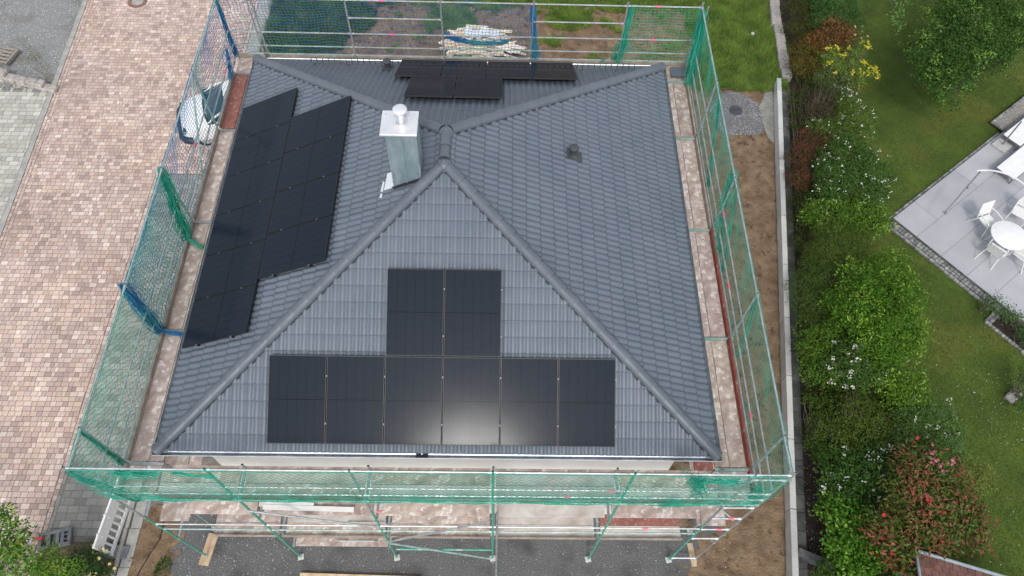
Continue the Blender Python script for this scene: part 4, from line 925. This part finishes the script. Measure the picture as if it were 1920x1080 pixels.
# ------------------------------------------------------------ car under the blue net
def car():
    ang = math.atan2(-.30, -.95); Lc, Wc = 4.1, 1.78
    hd = Vector((math.cos(ang), math.sin(ang), 0)); fr = Vector((-4.80, 14.30, 0)); ctr = fr - hd * (Lc / 2)
    t = thing('parked_car', (ctr.x, ctr.y, 0), 'white compact car with black bumper parked behind the blue net', 'car')
    Mx = Matrix.Translation((ctr.x, ctr.y, 0)) @ Matrix.Rotation(ang, 4, 'Z')
    def loft(secs, name, m_, par=t, close=True):
        n = len(secs[0][1]); vs = []; fs = []
        for x, pr in secs: vs += [Mx @ Vector((x, y, z)) for y, z in pr]
        for i in range(len(secs) - 1):
            for k in range(n - (0 if close else 1)): fs.append((i * n + k, i * n + (k + 1) % n, (i + 1) * n + (k + 1) % n, (i + 1) * n + k))
        if close: fs += [tuple(range(n))[::-1], tuple(range((len(secs) - 1) * n, len(secs) * n))]
        mb = MB(); mb.add(vs, fs); o = mb.build(name, m_, par); shade(o, 32); return o
    def sec(hw, zb, zt, r=.12, crown=.03):
        P_ = []
        for s in (1, -1):
            q = [(s * hw * .97, zb), (s * hw, zb + .15), (s * hw, zt - r * 1.2), (s * (hw - r * .3), zt - r * .45), (s * (hw - r), zt - .02), (s * hw * .5, zt + crown * .7)]
            P_ += q if s == 1 else q[::-1]
        return P_
    xs = [(2.04, .60, .32, .60), (2.02, .70, .28, .68), (1.93, .80, .26, .76), (1.78, .86, .24, .82), (1.5, .885, .22, .90), (1.15, .89, .22, .97), (.95, .89, .22, 1.0), (0, .89, .22, 1.0), (-1.2, .89, .22, 1.02), (-1.8, .87, .25, 1.02), (-2.0, .80, .28, .95), (-2.05, .7, .32, .8)]
    body = loft([(x, sec(hw, zb, zt)) for x, hw, zb, zt in xs], 'body', MT['carwhite'])
    def cab(hw, zt, wt=.78):
        P_ = []
        for s in (1, -1):
            q = [(s * hw, .95), (s * (hw * .93), 1.15), (s * wt * hw, zt - .05), (s * (wt * hw - .08), zt), (s * .25, zt + .02)]; P_ += q if s == 1 else q[::-1]
        return P_
    gx = [(1.05, cab(.84, .99, .95)), (.62, cab(.84, 1.25, .86)), (.28, cab(.84, 1.41, .80)), (-.6, cab(.84, 1.45, .78)), (-1.3, cab(.83, 1.40, .78)), (-1.75, cab(.80, 1.12, .88)), (-1.9, cab(.78, .99, .95))]
    loft(gx, 'window', MT['carglass'])
    def roofsec(hw, z): return [(hw, z - .06), (hw - .03, z), (hw * .5, z + .035), (-hw * .5, z + .035), (-hw + .03, z), (-hw, z - .06)]
    loft([(.30, roofsec(.68, 1.405)), (0, roofsec(.685, 1.445)), (-.6, roofsec(.68, 1.465)), (-1.25, roofsec(.66, 1.42)), (-1.4, roofsec(.64, 1.36))], 'roof', MT['carwhite'])
    for s in (1, -1):
        mb = MB(); mb.path([Mx @ Vector(v) for v in ((1.08, s * .80, .99), (.62, s * .755, 1.26), (.28, s * .69, 1.40))], .035, 8); mb.build('pillar', MT['carwhite'], t)
        mb = MB(); mb.box((.72, s * .98, 1.03), (.13, .20, .13), M=Mx, bev=.03); mb.build('mirror', MT['carwhite'], t)
        mb = MB(); mb.box((1.86, s * .64, .70), (.26, .30, .14), M=Mx @ Matrix.Rotation(-s * .0, 4, 'Z'), bev=.04); mb.build('headlight', MT['carglass'], t)
        for x in (1.3, -1.25):
            mb = MB(); c0 = Mx @ Vector((x, s * .60, .31)); c1 = Mx @ Vector((x, s * .875, .31)); mb.tube(c0, c1, .31, 24); wh = mb.build('wheel', MT['rubber'], t)
            mb = MB(); c1b = Mx @ Vector((x, s * .88, .31)); mb.tube(c1, c1b, .2, 20); mb.build('rim', MT['silver'], wh)
    loft([(2.0, [(.72, .24), (.76, .36), (.76, .50), (-.76, .50), (-.76, .36), (-.72, .24)]), (2.07, [(.66, .25), (.70, .36), (.70, .48), (-.70, .48), (-.70, .36), (-.66, .25)])], 'bumper', MT['carblack'])
    mb = MB(); mb.path([Mx @ Vector(v) for v in ((1.75, .89, .42), (1.95, .84, .45), (2.06, .68, .46), (2.09, .3, .46), (2.09, -.3, .46), (2.06, -.68, .46), (1.95, -.84, .45), (1.75, -.89, .42))], .14, 10); shade(mb.build('grille', MT['carblack'], t))
    mb = MB(); mb.path([Mx @ Vector(v) for v in ((1.02, .80, 1.0), (1.10, .4, 1.01), (1.12, 0, 1.015), (1.10, -.4, 1.01), (1.02, -.80, 1.0))], .035, 6); mb.build('cowl', MT['carblack'], t)
car()

# ------------------------------------------------------------ timber pile
base = Vector((4.2, 18.3, 0)); lath = MB(); lath.box((0, 0, 0), (1, .055, .03)); l0 = None
LG = 'pale sawn laths heaped in the timber pile'
pl = []
for k in range(170):
    back = random.random() < .38
    if back: x = random.uniform(5.1, 6.6); y = random.uniform(19.35, 19.85); z = .05 + random.random() * .55 * (1 - abs(x - 5.8) / 2); rz = random.gauss(-.04, .06); l_ = random.uniform(.8, 1.4)
    else: x = random.uniform(4.7, 7.3); y = random.uniform(18.5, 19.25); z = .05 + random.random() * .5 * (1 - abs(y - 18.9) / .8); rz = random.gauss(-.25 if x > 6 else .12, .28); l_ = random.uniform(.4, 1.15)
    pl.append((x, y, z, rz, l_, random.gauss(0, .04)))
for i, (x, y, z, rz, l_, tl) in enumerate(pl):
    if i % 8 == 0 or l0 is None:
        mb = MB(); c_ = random.uniform(.9, 1.35); mb.cur = (c_, c_ * random.uniform(.95, 1.04), c_ * random.uniform(.9, 1.15)); mb.box((0, 0, 0), (1, random.choice((.07, .10, .14)), .035)); o = mb.build('timber_lath', MT['lath'], origin=(0, 0, 0)); l0 = o
    else: o = l0.copy(); COL.objects.link(o)
    o.location = (x, y, z); o.rotation_euler = (0, tl, rz); o.scale = (l_, 1, 1); tag(o, 'pale sawn timber lath tangled in the heap behind the blue net', 'timber', LG)
n = 14; V_ = []; F_ = []
for i in range(n):
    for j in range(n): V_.append((6.05 + (i / n - .5) * 1.5, 19.33 + (j / n - .5) * .5 + .1 * math.sin(i), .62 + .07 * math.sin(i * 1.9 + j) + random.uniform(-.05, .05) - .12 * abs(j / n - .5)))
for i in range(n - 1):
    for j in range(n - 1): k = i * n + j; F_.append((k, k + n, k + n + 1, k + 1))
tag(wmesh('plastic_sheet', V_, F_, MT['foil']), 'crumpled translucent plastic sheet draped over the timber pile', 'sheet')
# ------------------------------------------------------------ front ground objects
def plank(pa, pb, w_, h, label, name='plank', mt='wood', c=(1, 1, 1)):
    a, b = pa, pb; d = b - a; mb = MB(); mb.cur = c; mb.box((0, 0, 0), (d.length, w_, h), M=Matrix.Translation(((a.x + b.x) / 2, (a.y + b.y) / 2, h / 2 + .012)) @ Matrix.Rotation(math.atan2(d.y, d.x), 4, 'Z'), bev=.004); return tag(mb.build(name, MT[mt], origin=None), label, 'plank')
plank(at(401, 1000, .05), at(381, 1060, .05), .27, .045, 'light wooden sole plank under the left front scaffold foot', c=(.85, .8, .8))
plank(at(1293, 1018, .04), at(1302, 1062, .04), .15, .045, 'short wooden sole plank under the right front scaffold foot', c=(.85, .85, .85))
mb = MB(); a, b = at(562, 1079, .12), at(790, 1086, .12); d = b - a; mb.box((0, 0, 0), (d.length, .14, .12), M=Matrix.Translation(((a.x + b.x) / 2, (a.y + b.y) / 2 - .0, .07)) @ Matrix.Rotation(math.atan2(d.y, d.x), 4, 'Z'), bev=.005)
tag(mb.build('timber_beam', MT['wood']), 'pale timber beam lying on the asphalt at the bottom edge', 'timber')
mb = MB(); mb.path([at(x, y, .02) for x, y in ((309, 955), (306, 985), (300, 1010), (287, 1030), (273, 1052), (262, 1070), (250, 1095))], .012, 6); tag(mb.build('cable', MT['rubber']), 'black cable lying across the soil beside the gravel', 'cable')
# plastic barrier
a, b = Vector((-3.16, 1.35, 0)), Vector((-3.34, -.72, 0)); d = (b - a); L = d.length; rz = math.atan2(d.y, d.x)
t = thing('plastic_barrier', ((a.x + b.x) / 2, (a.y + b.y) / 2, 0), 'white plastic site barrier with slotted lower half on a grey rubber foot', 'barrier')
Mx = Matrix.Translation((a.x, a.y, 0)) @ Matrix.Rotation(rz, 4, 'Z') @ Matrix.Rotation(R_(6), 4, 'X')
mb = MB(); mb.box((L / 2, 0, .80), (L, .045, .40), M=Mx, bev=.012); mb.box((L / 2, 0, .16), (L, .045, .14), M=Mx, bev=.012); mb.box((L / 2, 0, 1.0), (L, .06, .03), M=Mx, bev=.008)
k = .05
while k < L: mb.box((k, 0, .42), (.06, .04, .40), M=Mx, bev=.008); k += .18
for k in (.25, .75, 1.25, 1.75): mb.tube(Mx @ Vector((k, -.035, .82)), Mx @ Vector((k, .035, .82)), .03, 10); mb.tube(Mx @ Vector((k, 0, 1.0)), Mx @ Vector((k, 0, 1.05)), .025, 8)
mb.build('panel', MT['white'], t)
mb = MB()
for k in (0.02, L - .02): mb.box((k, 0, .5), (.05, .07, 1.0), M=Mx, bev=.01)
mb.build('post', MT['white'], t)
for k in (L - .12, .2): mb = MB(); mb.box((k, 0, .05), (.34, .72, .11), M=Matrix.Translation((a.x, a.y, 0)) @ Matrix.Rotation(rz, 4, 'Z'), bev=.015); mb.build('foot', MT['greyplastic'], t)
p = at(102, 1010, .1); t = thing('barrier_foot', (p.x, p.y, 0), 'spare grey slotted barrier foot lying beside the driveway with a red sleeve', 'barrier foot'); Mx = Matrix.Translation((p.x, p.y, .06)) @ Matrix.Rotation(.22, 4, 'Z')
mb = MB(); mb.box((0, .19, 0), (.85, .09, .11), M=Mx, bev=.01); mb.box((0, -.19, 0), (.85, .09, .11), M=Mx, bev=.01)
for k in (-.38, -.15, .08, .2, .38): mb.box((k, 0, 0), (.09, .30, .10), M=Mx, bev=.008)
mb.box((.28, -.06, 0), (.14, .03, .09), M=Mx); mb.box((.28, .06, 0), (.14, .03, .09), M=Mx); mb.build('foot_body', MT['greyplastic'], t)
mb = MB(); q0, q1 = at(35, 1018, .2), at(80, 1008, .2); mb.tube(q0, q1, .045, 10); mb.build('sleeve', MT['red'], t); mb = MB(); mb.tube(q0.lerp(q1, .35), q0.lerp(q1, .6), .047, 10); mb.build('sleeve_band', MT['white'], t)
MT['porcelain'] = MT['white']
# ------------------------------------------------------------ shed roof, bottom right
t = thing('shed', (17.6, -2.6, 0), 'garden shed with red brown plain tile roof under the photinia bush', 'shed')
rc = at(1722, 1036, 2.3); e1 = at(1890, 1086, 2.3); dv = (e1 - rc); dv.z = 0; dv.normalize(); dn = Vector((dv.y, -dv.x, 0));
mb = MB(); mb.poly([tuple((rc + dv * u + dn * v)[:2]) for u, v in ((.15, .15), (3.0, .15), (3.0, 2.6), (.15, 2.6))][::-1], 0, 2.2); mb.build('wall', MT['beige'], t)
V = MB(); rr = 0; v = 0.0
while v < 2.8:
    u = 0 if rr % 2 else -.09
    while u < 3.2:
        c_ = random.uniform(.82, 1.15); V.cur = (c_, c_, c_); z0 = 2.24 + v * .35
        pts = []
        for k in range(7):
            th_ = math.pi * k / 6; pts.append((u + .09 - .085 * math.cos(th_), v - .03 * math.sin(th_) + .03))
        pts += [(u + .175, v + .22), (u + .005, v + .22)]
        vs = [rc + dv * max(a_, 0) + dn * b_ for a_, b_ in pts]; vs = [Vector((q.x, q.y, z0 + .02 + (b_ - v) * .28)) for q, (a_, b_) in zip(vs, pts)]; lo_ = [q - Vector((0, 0, .018)) for q in vs]; k = len(vs)
        V.add(vs + lo_, [tuple(range(k)), tuple(range(k, 2 * k))[::-1]] + [(i, k + i, k + (i + 1) % k, (i + 1) % k) for i in range(k)]); u += .18
    v += .165; rr += 1
V.build('roof', MT['clay'], t)
mb = MB(); q = Vector((0, 0, 2.30)); a = Vector((rc.x, rc.y, 2.27)); mb.path([a - dn * .04, a + dv * 3.3 - dn * .04], .045, 8); mb.path([a - dv * .04, a - dv * .04 + dn * 3 + Vector((0, 0, 1.05))], .035, 8); mb.build('metal_edge', MT['edgegrey'], t)

# ------------------------------------------------------------ plants
def leaves(name, lobes, c1, c2, ls, dens, parent, tips=None, asp=.5, droop=.3, shell=.55, seed=0, mat_='leaf', up=.35):
    Vs = []; Cs = []
    for (cx, cy, cz, rx, ry, rz) in lobes:
        area = 4 * math.pi * ((rx * ry + rx * rz + ry * rz) / 3) * .75; n = int(area / (ls * ls * asp) * dens)
        ncl = max(8, n // 9)
        d = rng.normal(size=(ncl, 3)); d /= np.linalg.norm(d, axis=1)[:, None]; d[:, 2] = np.where(d[:, 2] < -.25, -d[:, 2], d[:, 2])
        lump = 1 + .13 * np.sin(d[:, 0] * 5 + cx * 3) + .13 * np.sin(d[:, 1] * 6 + cy) * np.cos(d[:, 2] * 5) + .1 * rng.normal(size=ncl)
        rad = (shell + (1 - shell) * rng.random(ncl) ** .45) * lump
        cl = np.array([cx, cy, cz]) + d * rad[:, None] * np.array([rx, ry, rz]); cl[:, 2] = np.maximum(cl[:, 2], .05)
        tcl = np.clip(rng.normal(.45, .28, ncl) , 0, 1)
        k = 9; cen = np.repeat(cl, k, 0) + rng.normal(0, ls * 1.0, (ncl * k, 3)); dd = np.repeat(d, k, 0); tt = np.repeat(tcl, k) + rng.normal(0, .15, ncl * k); N = len(cen)
        nrm_ = dd * .6 + np.array([0, 0, up]) + rng.normal(0, .55, (N, 3)); nrm_ /= np.linalg.norm(nrm_, axis=1)[:, None]
        ax = rng.normal(size=(N, 3)) + dd * .8; ax -= nrm_ * (ax * nrm_).sum(1)[:, None]; ax /= np.linalg.norm(ax, axis=1)[:, None] + 1e-9; bx = np.cross(nrm_, ax)
        sz = ls * rng.uniform(.6, 1.35, N)[:, None]
        tipp = cen + ax * sz * .55 - nrm_ * sz * droop * .3
        V = np.stack([cen - ax * sz * .5, cen + bx * sz * asp * .5, tipp, cen - bx * sz * asp * .5], 1)
        Vs.append(V.reshape(-1, 3)); tt = np.clip(tt, 0, 1)[:, None]; C = np.array(c1) * (1 - tt) + np.array(c2) * tt
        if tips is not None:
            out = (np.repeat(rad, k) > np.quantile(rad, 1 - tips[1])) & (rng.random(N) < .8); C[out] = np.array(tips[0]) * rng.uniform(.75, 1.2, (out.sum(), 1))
        Cs.append(C)
    V = np.concatenate(Vs); return wmesh(name, V, np.arange(len(V)).reshape(-1, 4), MT[mat_], parent, col=np.concatenate(Cs))
def flowers(name, lobes, color, n, size, parent, spread=1.0, clump=1):
    pts = []
    for _ in range(max(1, n // clump)):
        cx, cy, cz, rx, ry, rz = random.choice(lobes); d = rng.normal(size=3); d /= np.linalg.norm(d); d[2] = abs(d[2]) * .8 + .2; base = np.array([cx, cy, cz]) + d * np.array([rx, ry, rz]) * random.uniform(.93, 1.1) * spread
        for _ in range(clump): pts.append(base + rng.normal(0, size * (1.6 if clump > 1 else .3), 3))
    pts = np.array(pts); N = len(pts); V = []; F = []; C = []
    for i, p in enumerate(pts):
        s = size * random.uniform(.6, 1.3); tl = rng.normal(0, .35, 2); k = len(V)
        for a in range(6): th_ = a * math.pi / 3; V.append((p[0] + s * math.cos(th_), p[1] + s * math.sin(th_), p[2] + s * (math.cos(th_) * tl[0] + math.sin(th_) * tl[1])))
        V.append((p[0], p[1], p[2] + s * .35))
        for a in range(6): F.append((k + a, k + (a + 1) % 6, k + 6)); C.append(np.array(color) * random.uniform(.85, 1.05))
    return wmesh(name, V, np.array(F), MT['petal'], parent, col=np.clip(np.array(C), 0, 1))
def stems(name, base, lobes, parent, n=7, r=.022, out=.9, mat_='bark'):
    mb = MB()
    for cx, cy, cz, rx, ry, rz in lobes:
        for _ in range(n):
            d = rng.normal(size=3); d /= np.linalg.norm(d); d[2] = abs(d[2]); e = np.array([cx, cy, cz]) + d * np.array([rx, ry, rz]) * out * random.uniform(.7, 1.1)
            b = np.array([base[0] + random.uniform(-.12, .12), base[1] + random.uniform(-.12, .12), 0]); m1 = b * .45 + e * .55 + rng.normal(0, .08, 3)
            mb.tube(b, m1, r, 5, r * .65, caps=False); mb.tube(m1, e, r * .65, 5, r * .25, caps=False)
    return mb.build(name, MT[mat_], parent)
LS = [1.0]
def lobes_px(lst, zc, flat=.8):
    L = []
    for q in lst:
        x, y, r = q[:3]; z = q[3] if len(q) > 3 else zc; p = at(x, y, z); R = r * LS[0] / scl(p); L.append((p.x, p.y, z, R, R, R * flat))
    return L
def plant(label, px, zc, c1, c2, ls, dens=1.1, boff=(0, 0),  cat='shrub', name='shrub', tips=None, asp=.5, fl=(), twigs=4, shell=.55, flat=.8, group=None, stemn=None, tree=False, trunk_r=.022):
    hg = group is not None and group == GR
    LS[0] = 1.36 if hg else 1.0
    if hg: dens *= 1.3; wf = (.92, .92, .5) if c1[1] > c1[0] else (.8, .8, .7); c1 = [v * k for v, k in zip(c1, wf)]; c2 = [v * k for v, k in zip(c2, wf)]
    L = lobes_px(px, zc, flat); LS[0] = 1.0; bx = sum(l[0] for l in L) / len(L); by = sum(l[1] for l in L) / len(L); bx += boff[0]; by += boff[1]
    t = thing(name, (bx, by, 0), label, cat, group)
    leaves('crown' if tree else 'foliage', L, c1, c2, ls, dens, t, tips, asp, shell=shell)
    stems('trunk' if tree else 'stem', (bx, by), L, t, twigs, trunk_r)
    for (c, n, s, cl) in fl: flowers('blossom', L, c, n, s, t, clump=cl)
    return t
GR = 'shrubs of the hedge along the retaining wall'
WH, YE = (.78, .77, .70), (.70, .60, .04)
plant('dark olive shrub at the very top of the hedge beside the stone edging', [(1498, 20, 20), (1500, 60, 20), (1512, -10, 24)], .7, (.035, .045, .014), (.085, .085, .02), .055, group=GR)
plant('blue green bushy shrub at the top edge of the hedge', [(1560, 15, 34), (1575, 45, 28), (1545, 45, 26), (1530, 5, 24)], .9, (.028, .085, .030), (.075, .16, .06), .06, group=GR)
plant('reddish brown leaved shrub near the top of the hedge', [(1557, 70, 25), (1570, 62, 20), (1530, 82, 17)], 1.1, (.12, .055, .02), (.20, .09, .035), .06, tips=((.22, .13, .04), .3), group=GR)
plant('yellow brown shrub left of the yellow flowering bush', [(1506, 108, 22), (1520, 85, 18), (1500, 130, 16), (1525, 125, 14)], .8, (.05, .055, .012), (.17, .13, .03), .06, group=GR)
plant('sprawling light green bush with bright yellow flower clusters', [(1555, 112, 18), (1580, 130, 22), (1605, 105, 13), (1618, 88, 9), (1625, 135, 13), (1605, 155, 18), (1635, 143, 8), (1560, 95, 9)], 1.2, (.07, .13, .03), (.22, .32, .10), .07, dens=.55, fl=[(YE, 420, .026, 12)], group=GR, shell=.3)
plant('grey green shrub with small white flower heads under the yellow bush', [(1548, 150, 18), (1570, 165, 18), (1590, 180, 14)], .9, (.05, .085, .04), (.15, .2, .11), .05, dens=.8, fl=[(WH, 90, .02, 5)], group=GR)
plant('bare brown twiggy shrub with thin foliage in the hedge', [(1537, 190, 26), (1520, 215, 20), (1548, 218, 18)], .8, (.045, .04, .02), (.12, .10, .055), .05, dens=.4, twigs=28, group=GR, shell=.2)
plant('loose green shrub sprinkled with tiny white blossoms beside the lawn', [(1590, 205, 20), (1605, 225, 24), (1585, 245, 24), (1618, 250, 16), (1560, 250, 22), (1530, 240, 14)], .9, (.05, .10, .025), (.15, .24, .06), .055, dens=.75, fl=[(WH, 130, .022, 3)], group=GR)
plant('dark red brown barberry leaning over the retaining wall', [(1498, 300, 22), (1515, 275, 22), (1500, 335, 20), (1540, 265, 16)], .8, (.06, .05, .02), (.13, .085, .03), .045, tips=((.17, .045, .03), .25), group=GR)
plant('big dense dark green bush dotted with white flowers in mid hedge', [(1590, 300, 36), (1620, 330, 38), (1585, 350, 36), (1560, 325, 28), (1635, 365, 24), (1555, 370, 24)], 1.2, (.028, .075, .018), (.095, .19, .05), .06, fl=[(WH, 260, .022, 3)], group=GR)
plant('bright green leafy bush pointing at the patio corner', [(1530, 405, 24), (1570, 410, 30), (1615, 420, 30), (1645, 415, 22), (1600, 395, 24)], 1.1, (.045, .11, .013), (.12, .23, .032), .075, tips=((.19, .31, .045), .14), group=GR)
plant('olive green feathery juniper bush between two bright green bushes', [(1560, 455, 34), (1600, 450, 24), (1540, 480, 26), (1585, 480, 26)], 1.0, (.045, .085, .02), (.13, .19, .05), .04, asp=.35, dens=.9, group=GR)
plant('dark green fine leaved shrub overhanging the path by the wall', [(1510, 535, 24), (1520, 570, 28), (1545, 520, 28), (1525, 500, 20), (1512, 600, 16)], .9, (.035, .075, .018), (.11, .17, .045), .042, dens=.9, group=GR)
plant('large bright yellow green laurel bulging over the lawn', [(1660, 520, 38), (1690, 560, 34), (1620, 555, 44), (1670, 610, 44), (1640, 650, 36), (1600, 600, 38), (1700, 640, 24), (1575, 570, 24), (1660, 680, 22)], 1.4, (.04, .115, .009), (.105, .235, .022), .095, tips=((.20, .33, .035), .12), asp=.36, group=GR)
plant('mid green shrub beside the wall below the laurel', [(1530, 640, 26), (1550, 665, 24), (1515, 660, 18), (1560, 625, 22), (1525, 695, 20), (1555, 705, 20)], 1.0, (.04, .10, .015), (.13, .24, .035), .07, group=GR)
plant('blue green bush carrying large white blossom clusters', [(1590, 670, 26), (1570, 695, 24), (1605, 705, 26), (1635, 700, 20)], 1.3, (.035, .09, .022), (.11, .20, .06), .065, fl=[(WH, 200, .024, 8)], group=GR)
plant('rounded lime green bush beside the lawn below the laurel', [(1700, 725, 28), (1680, 745, 24), (1655, 715, 22), (1720, 750, 18)], 1.3, (.055, .135, .012), (.15, .28, .032), .075, tips=((.22, .35, .05), .15), group=GR)
plant('thin shrub of bare arching brown branches in the hedge', [(1600, 790, 44), (1570, 820, 34), (1640, 800, 38), (1600, 755, 26), (1660, 835, 26)], 1.0, (.05, .085, .02), (.13, .20, .04), .05, dens=.5, twigs=34, shell=.25, group=GR)
plant('small leaved green shrub close to the wall in the dark bed', [(1530, 790, 16), (1525, 830, 18), (1545, 850, 18), (1540, 760, 16), (1515, 750, 10)], .6, (.035, .08, .015), (.10, .18, .03), .055, dens=.7, group=GR)
plant('silvery green willow leaved bush with creamy flowers by the lawn', [(1750, 790, 34), (1765, 835, 34), (1720, 800, 32), (1740, 860, 24), (1700, 760, 22), (1780, 810, 20), (1700, 830, 26)], 1.2, (.045, .105, .035), (.15, .26, .11), .065, asp=.28, fl=[((.66, .66, .52), 160, .025, 6)], group=GR)
plant('dark green shrub with white rose like flowers beside the red bush', [(1570, 880, 28), (1610, 880, 34), (1640, 905, 32), (1600, 925, 30), (1560, 920, 22), (1650, 870, 26)], 1.1, (.025, .075, .02), (.08, .17, .045), .075, fl=[(WH, 130, .026, 5)], group=GR)
plant('big vivid green leafed shrub at the bottom of the hedge', [(1590, 975, 32), (1575, 1010, 30), (1605, 1030, 32), (1625, 1000, 28), (1560, 960, 22), (1600, 1060, 26), (1630, 1055, 22)], 1.2, (.038, .125, .012), (.10, .24, .025), .095, tips=((.18, .32, .04), .12), asp=.6, group=GR)
plant('dark green undergrowth at the bottom edge beside the low wall', [(1560, 1065, 22), (1590, 1085, 26), (1545, 1085, 20), (1640, 1085, 30)], .7, (.03, .075, .02), (.10, .17, .05), .06, group=GR)
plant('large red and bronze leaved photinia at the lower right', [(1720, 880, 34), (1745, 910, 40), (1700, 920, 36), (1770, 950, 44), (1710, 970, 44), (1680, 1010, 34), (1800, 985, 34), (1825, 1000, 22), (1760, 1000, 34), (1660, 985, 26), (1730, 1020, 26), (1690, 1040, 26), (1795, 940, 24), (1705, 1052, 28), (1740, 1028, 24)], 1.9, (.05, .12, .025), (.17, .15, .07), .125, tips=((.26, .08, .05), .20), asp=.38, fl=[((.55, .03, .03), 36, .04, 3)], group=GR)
plant('pale yellow green feathery shrub behind the red photinia', [(1815, 885, 24), (1835, 905, 20), (1800, 905, 20), (1845, 885, 12), (1790, 870, 16)], 1.2, (.10, .14, .04), (.27, .33, .13), .055, asp=.3, dens=.8, group=GR)
plant('small rose with pink blooms behind the photinia', [(1755, 862, 12), (1765, 868, 10)], 2.3, (.06, .12, .03), (.15, .24, .06), .05, fl=[((.75, .18, .30), 22, .04, 5)], group=GR)
plant('leggy rose with two peach blooms beside the lawn near the top', [(1597, 62, 14), (1612, 70, 9)], 1.0, (.06, .11, .03), (.16, .22, .07), .05, dens=.5, fl=[((.80, .42, .26), 12, .05, 3)], group=GR)
# trees
plant('low ivy like undergrowth between the path slabs and the hedge, upper half', [(1495, 190, 16), (1500, 230, 18), (1500, 380, 20), (1505, 420, 22), (1505, 460, 20), (1498, 350, 14), (1515, 160, 16)], .3, (.03, .05, .012), (.08, .12, .03), .055, dens=.6, group=GR, name='ground_cover', cat='undergrowth')
plant('sparse leafy undergrowth filling the hedge below the white blossom', [(1545, 740, 26), (1590, 745, 26), (1620, 850, 26), (1560, 860, 20), (1680, 860, 24), (1690, 780, 30), (1640, 760, 26)], .45, (.03, .065, .012), (.09, .15, .03), .06, dens=.7, group=GR, name='ground_cover', cat='undergrowth')
T1 = plant('large dark green broadleaf tree overhanging the lawn at the top right', [(1790, 90, 62), (1745, 120, 42), (1830, 40, 66), (1890, 10, 60), (1765, 165, 28), (1735, 145, 24), (1850, 90, 44), (1780, 130, 44), (1900, 60, 40), (1770, 45, 40), (1800, -10, 60), (1925, 85, 22), (1880, 105, 20), (1850, 110, 40, 1.6), (1790, 150, 40, 1.6), (1740, 100, 40, 1.6), (1775, 190, 22, 1.8)], 2.8, (.020, .058, .007), (.060, .135, .016), .085, dens=1.25, cat='tree', name='tree', tips=((.14, .25, .035), .08), asp=.55, tree=True, trunk_r=.05, twigs=3, boff=(1.8, 1.6))
plant('light green branch tip of a tree entering at the top edge', [(1690, 8, 16), (1680, 30, 12), (1700, -8, 18), (1685, 48, 7)], 2.6, (.07, .16, .03), (.17, .30, .07), .10, dens=.7, cat='tree', name='tree', tree=True, trunk_r=.025, twigs=1, shell=.3, boff=(1.5, 6))
plant('bright green maple tree in the bottom left corner', [(8, 965, 26), (30, 990, 22), (15, 1015, 26), (45, 1000, 14), (10, 1050, 38), (40, 1075, 34), (0, 985, 34), (30, 1030, 26)], 2.2, (.04, .13, .010), (.12, .27, .025), .11, dens=.85, cat='tree', name='tree', tips=((.26, .42, .06), .2), asp=.4, tree=True, trunk_r=.03, twigs=3, shell=.3, boff=(-1.8, -1.2))
plant('light green lacy maple bush between the driveway and the roses', [(95, 1055, 24), (115, 1072, 24), (80, 1080, 26), (100, 1030, 12), (135, 1065, 22), (75, 1055, 24), (60, 1078, 26)], 1.3, (.055, .15, .012), (.16, .32, .035), .09, dens=1.0, tips=((.30, .46, .06), .2), asp=.3)
plant('dark green rose bush with small yellow roses by the barrier', [(160, 1045, 24), (185, 1060, 24), (140, 1050, 20), (175, 1030, 14), (160, 1080, 26), (195, 1085, 20)], .7, (.018, .055, .012), (.06, .13, .025), .055, fl=[((.75, .66, .30), 40, .04, 3)])
plant('low green shrub with broad leaves at the start of the patio bed', [(1862, 575, 18), (1850, 565, 10)], .45, (.05, .105, .03), (.12, .20, .06), .07); plant('low green shrub next to the patio slabs further along the bed', [(1890, 590, 19), (1905, 600, 14)], .45, (.05, .105, .03), (.12, .20, .06), .07)
plant('dark green shrub at the right edge below the patio bed', [(1918, 625, 16), (1930, 640, 20)], .45, (.03, .08, .02), (.09, .16, .045), .06)
plant('dark green bush cut by the right edge of the photo above the lawn', [(1920, 720, 18), (1930, 760, 22), (1925, 700, 14)], .7, (.03, .08, .02), (.09, .17, .045), .06)
mb = MB(); p = at(1900, 742, .08); mb.cur = (1.1, 1.1, 1.1); mb.box((0, 0, 0), (.5, .3, .18), M=Matrix.Translation(p) @ Matrix.Rotation(.6, 4, 'Z'), bev=.05); tag(mb.build('rock', MT['rock']), 'flat grey rock at the lawn edge by the right border', 'rock')
mb = MB(); p = at(1412, 62, .15); mb.box((p.x, p.y, .1), (.12, .12, .1), rz=.4, bev=.01); tag(mb.build('marker_stone', MT['conclight']), 'small pale square stone lying in the weedy grass', 'stone')
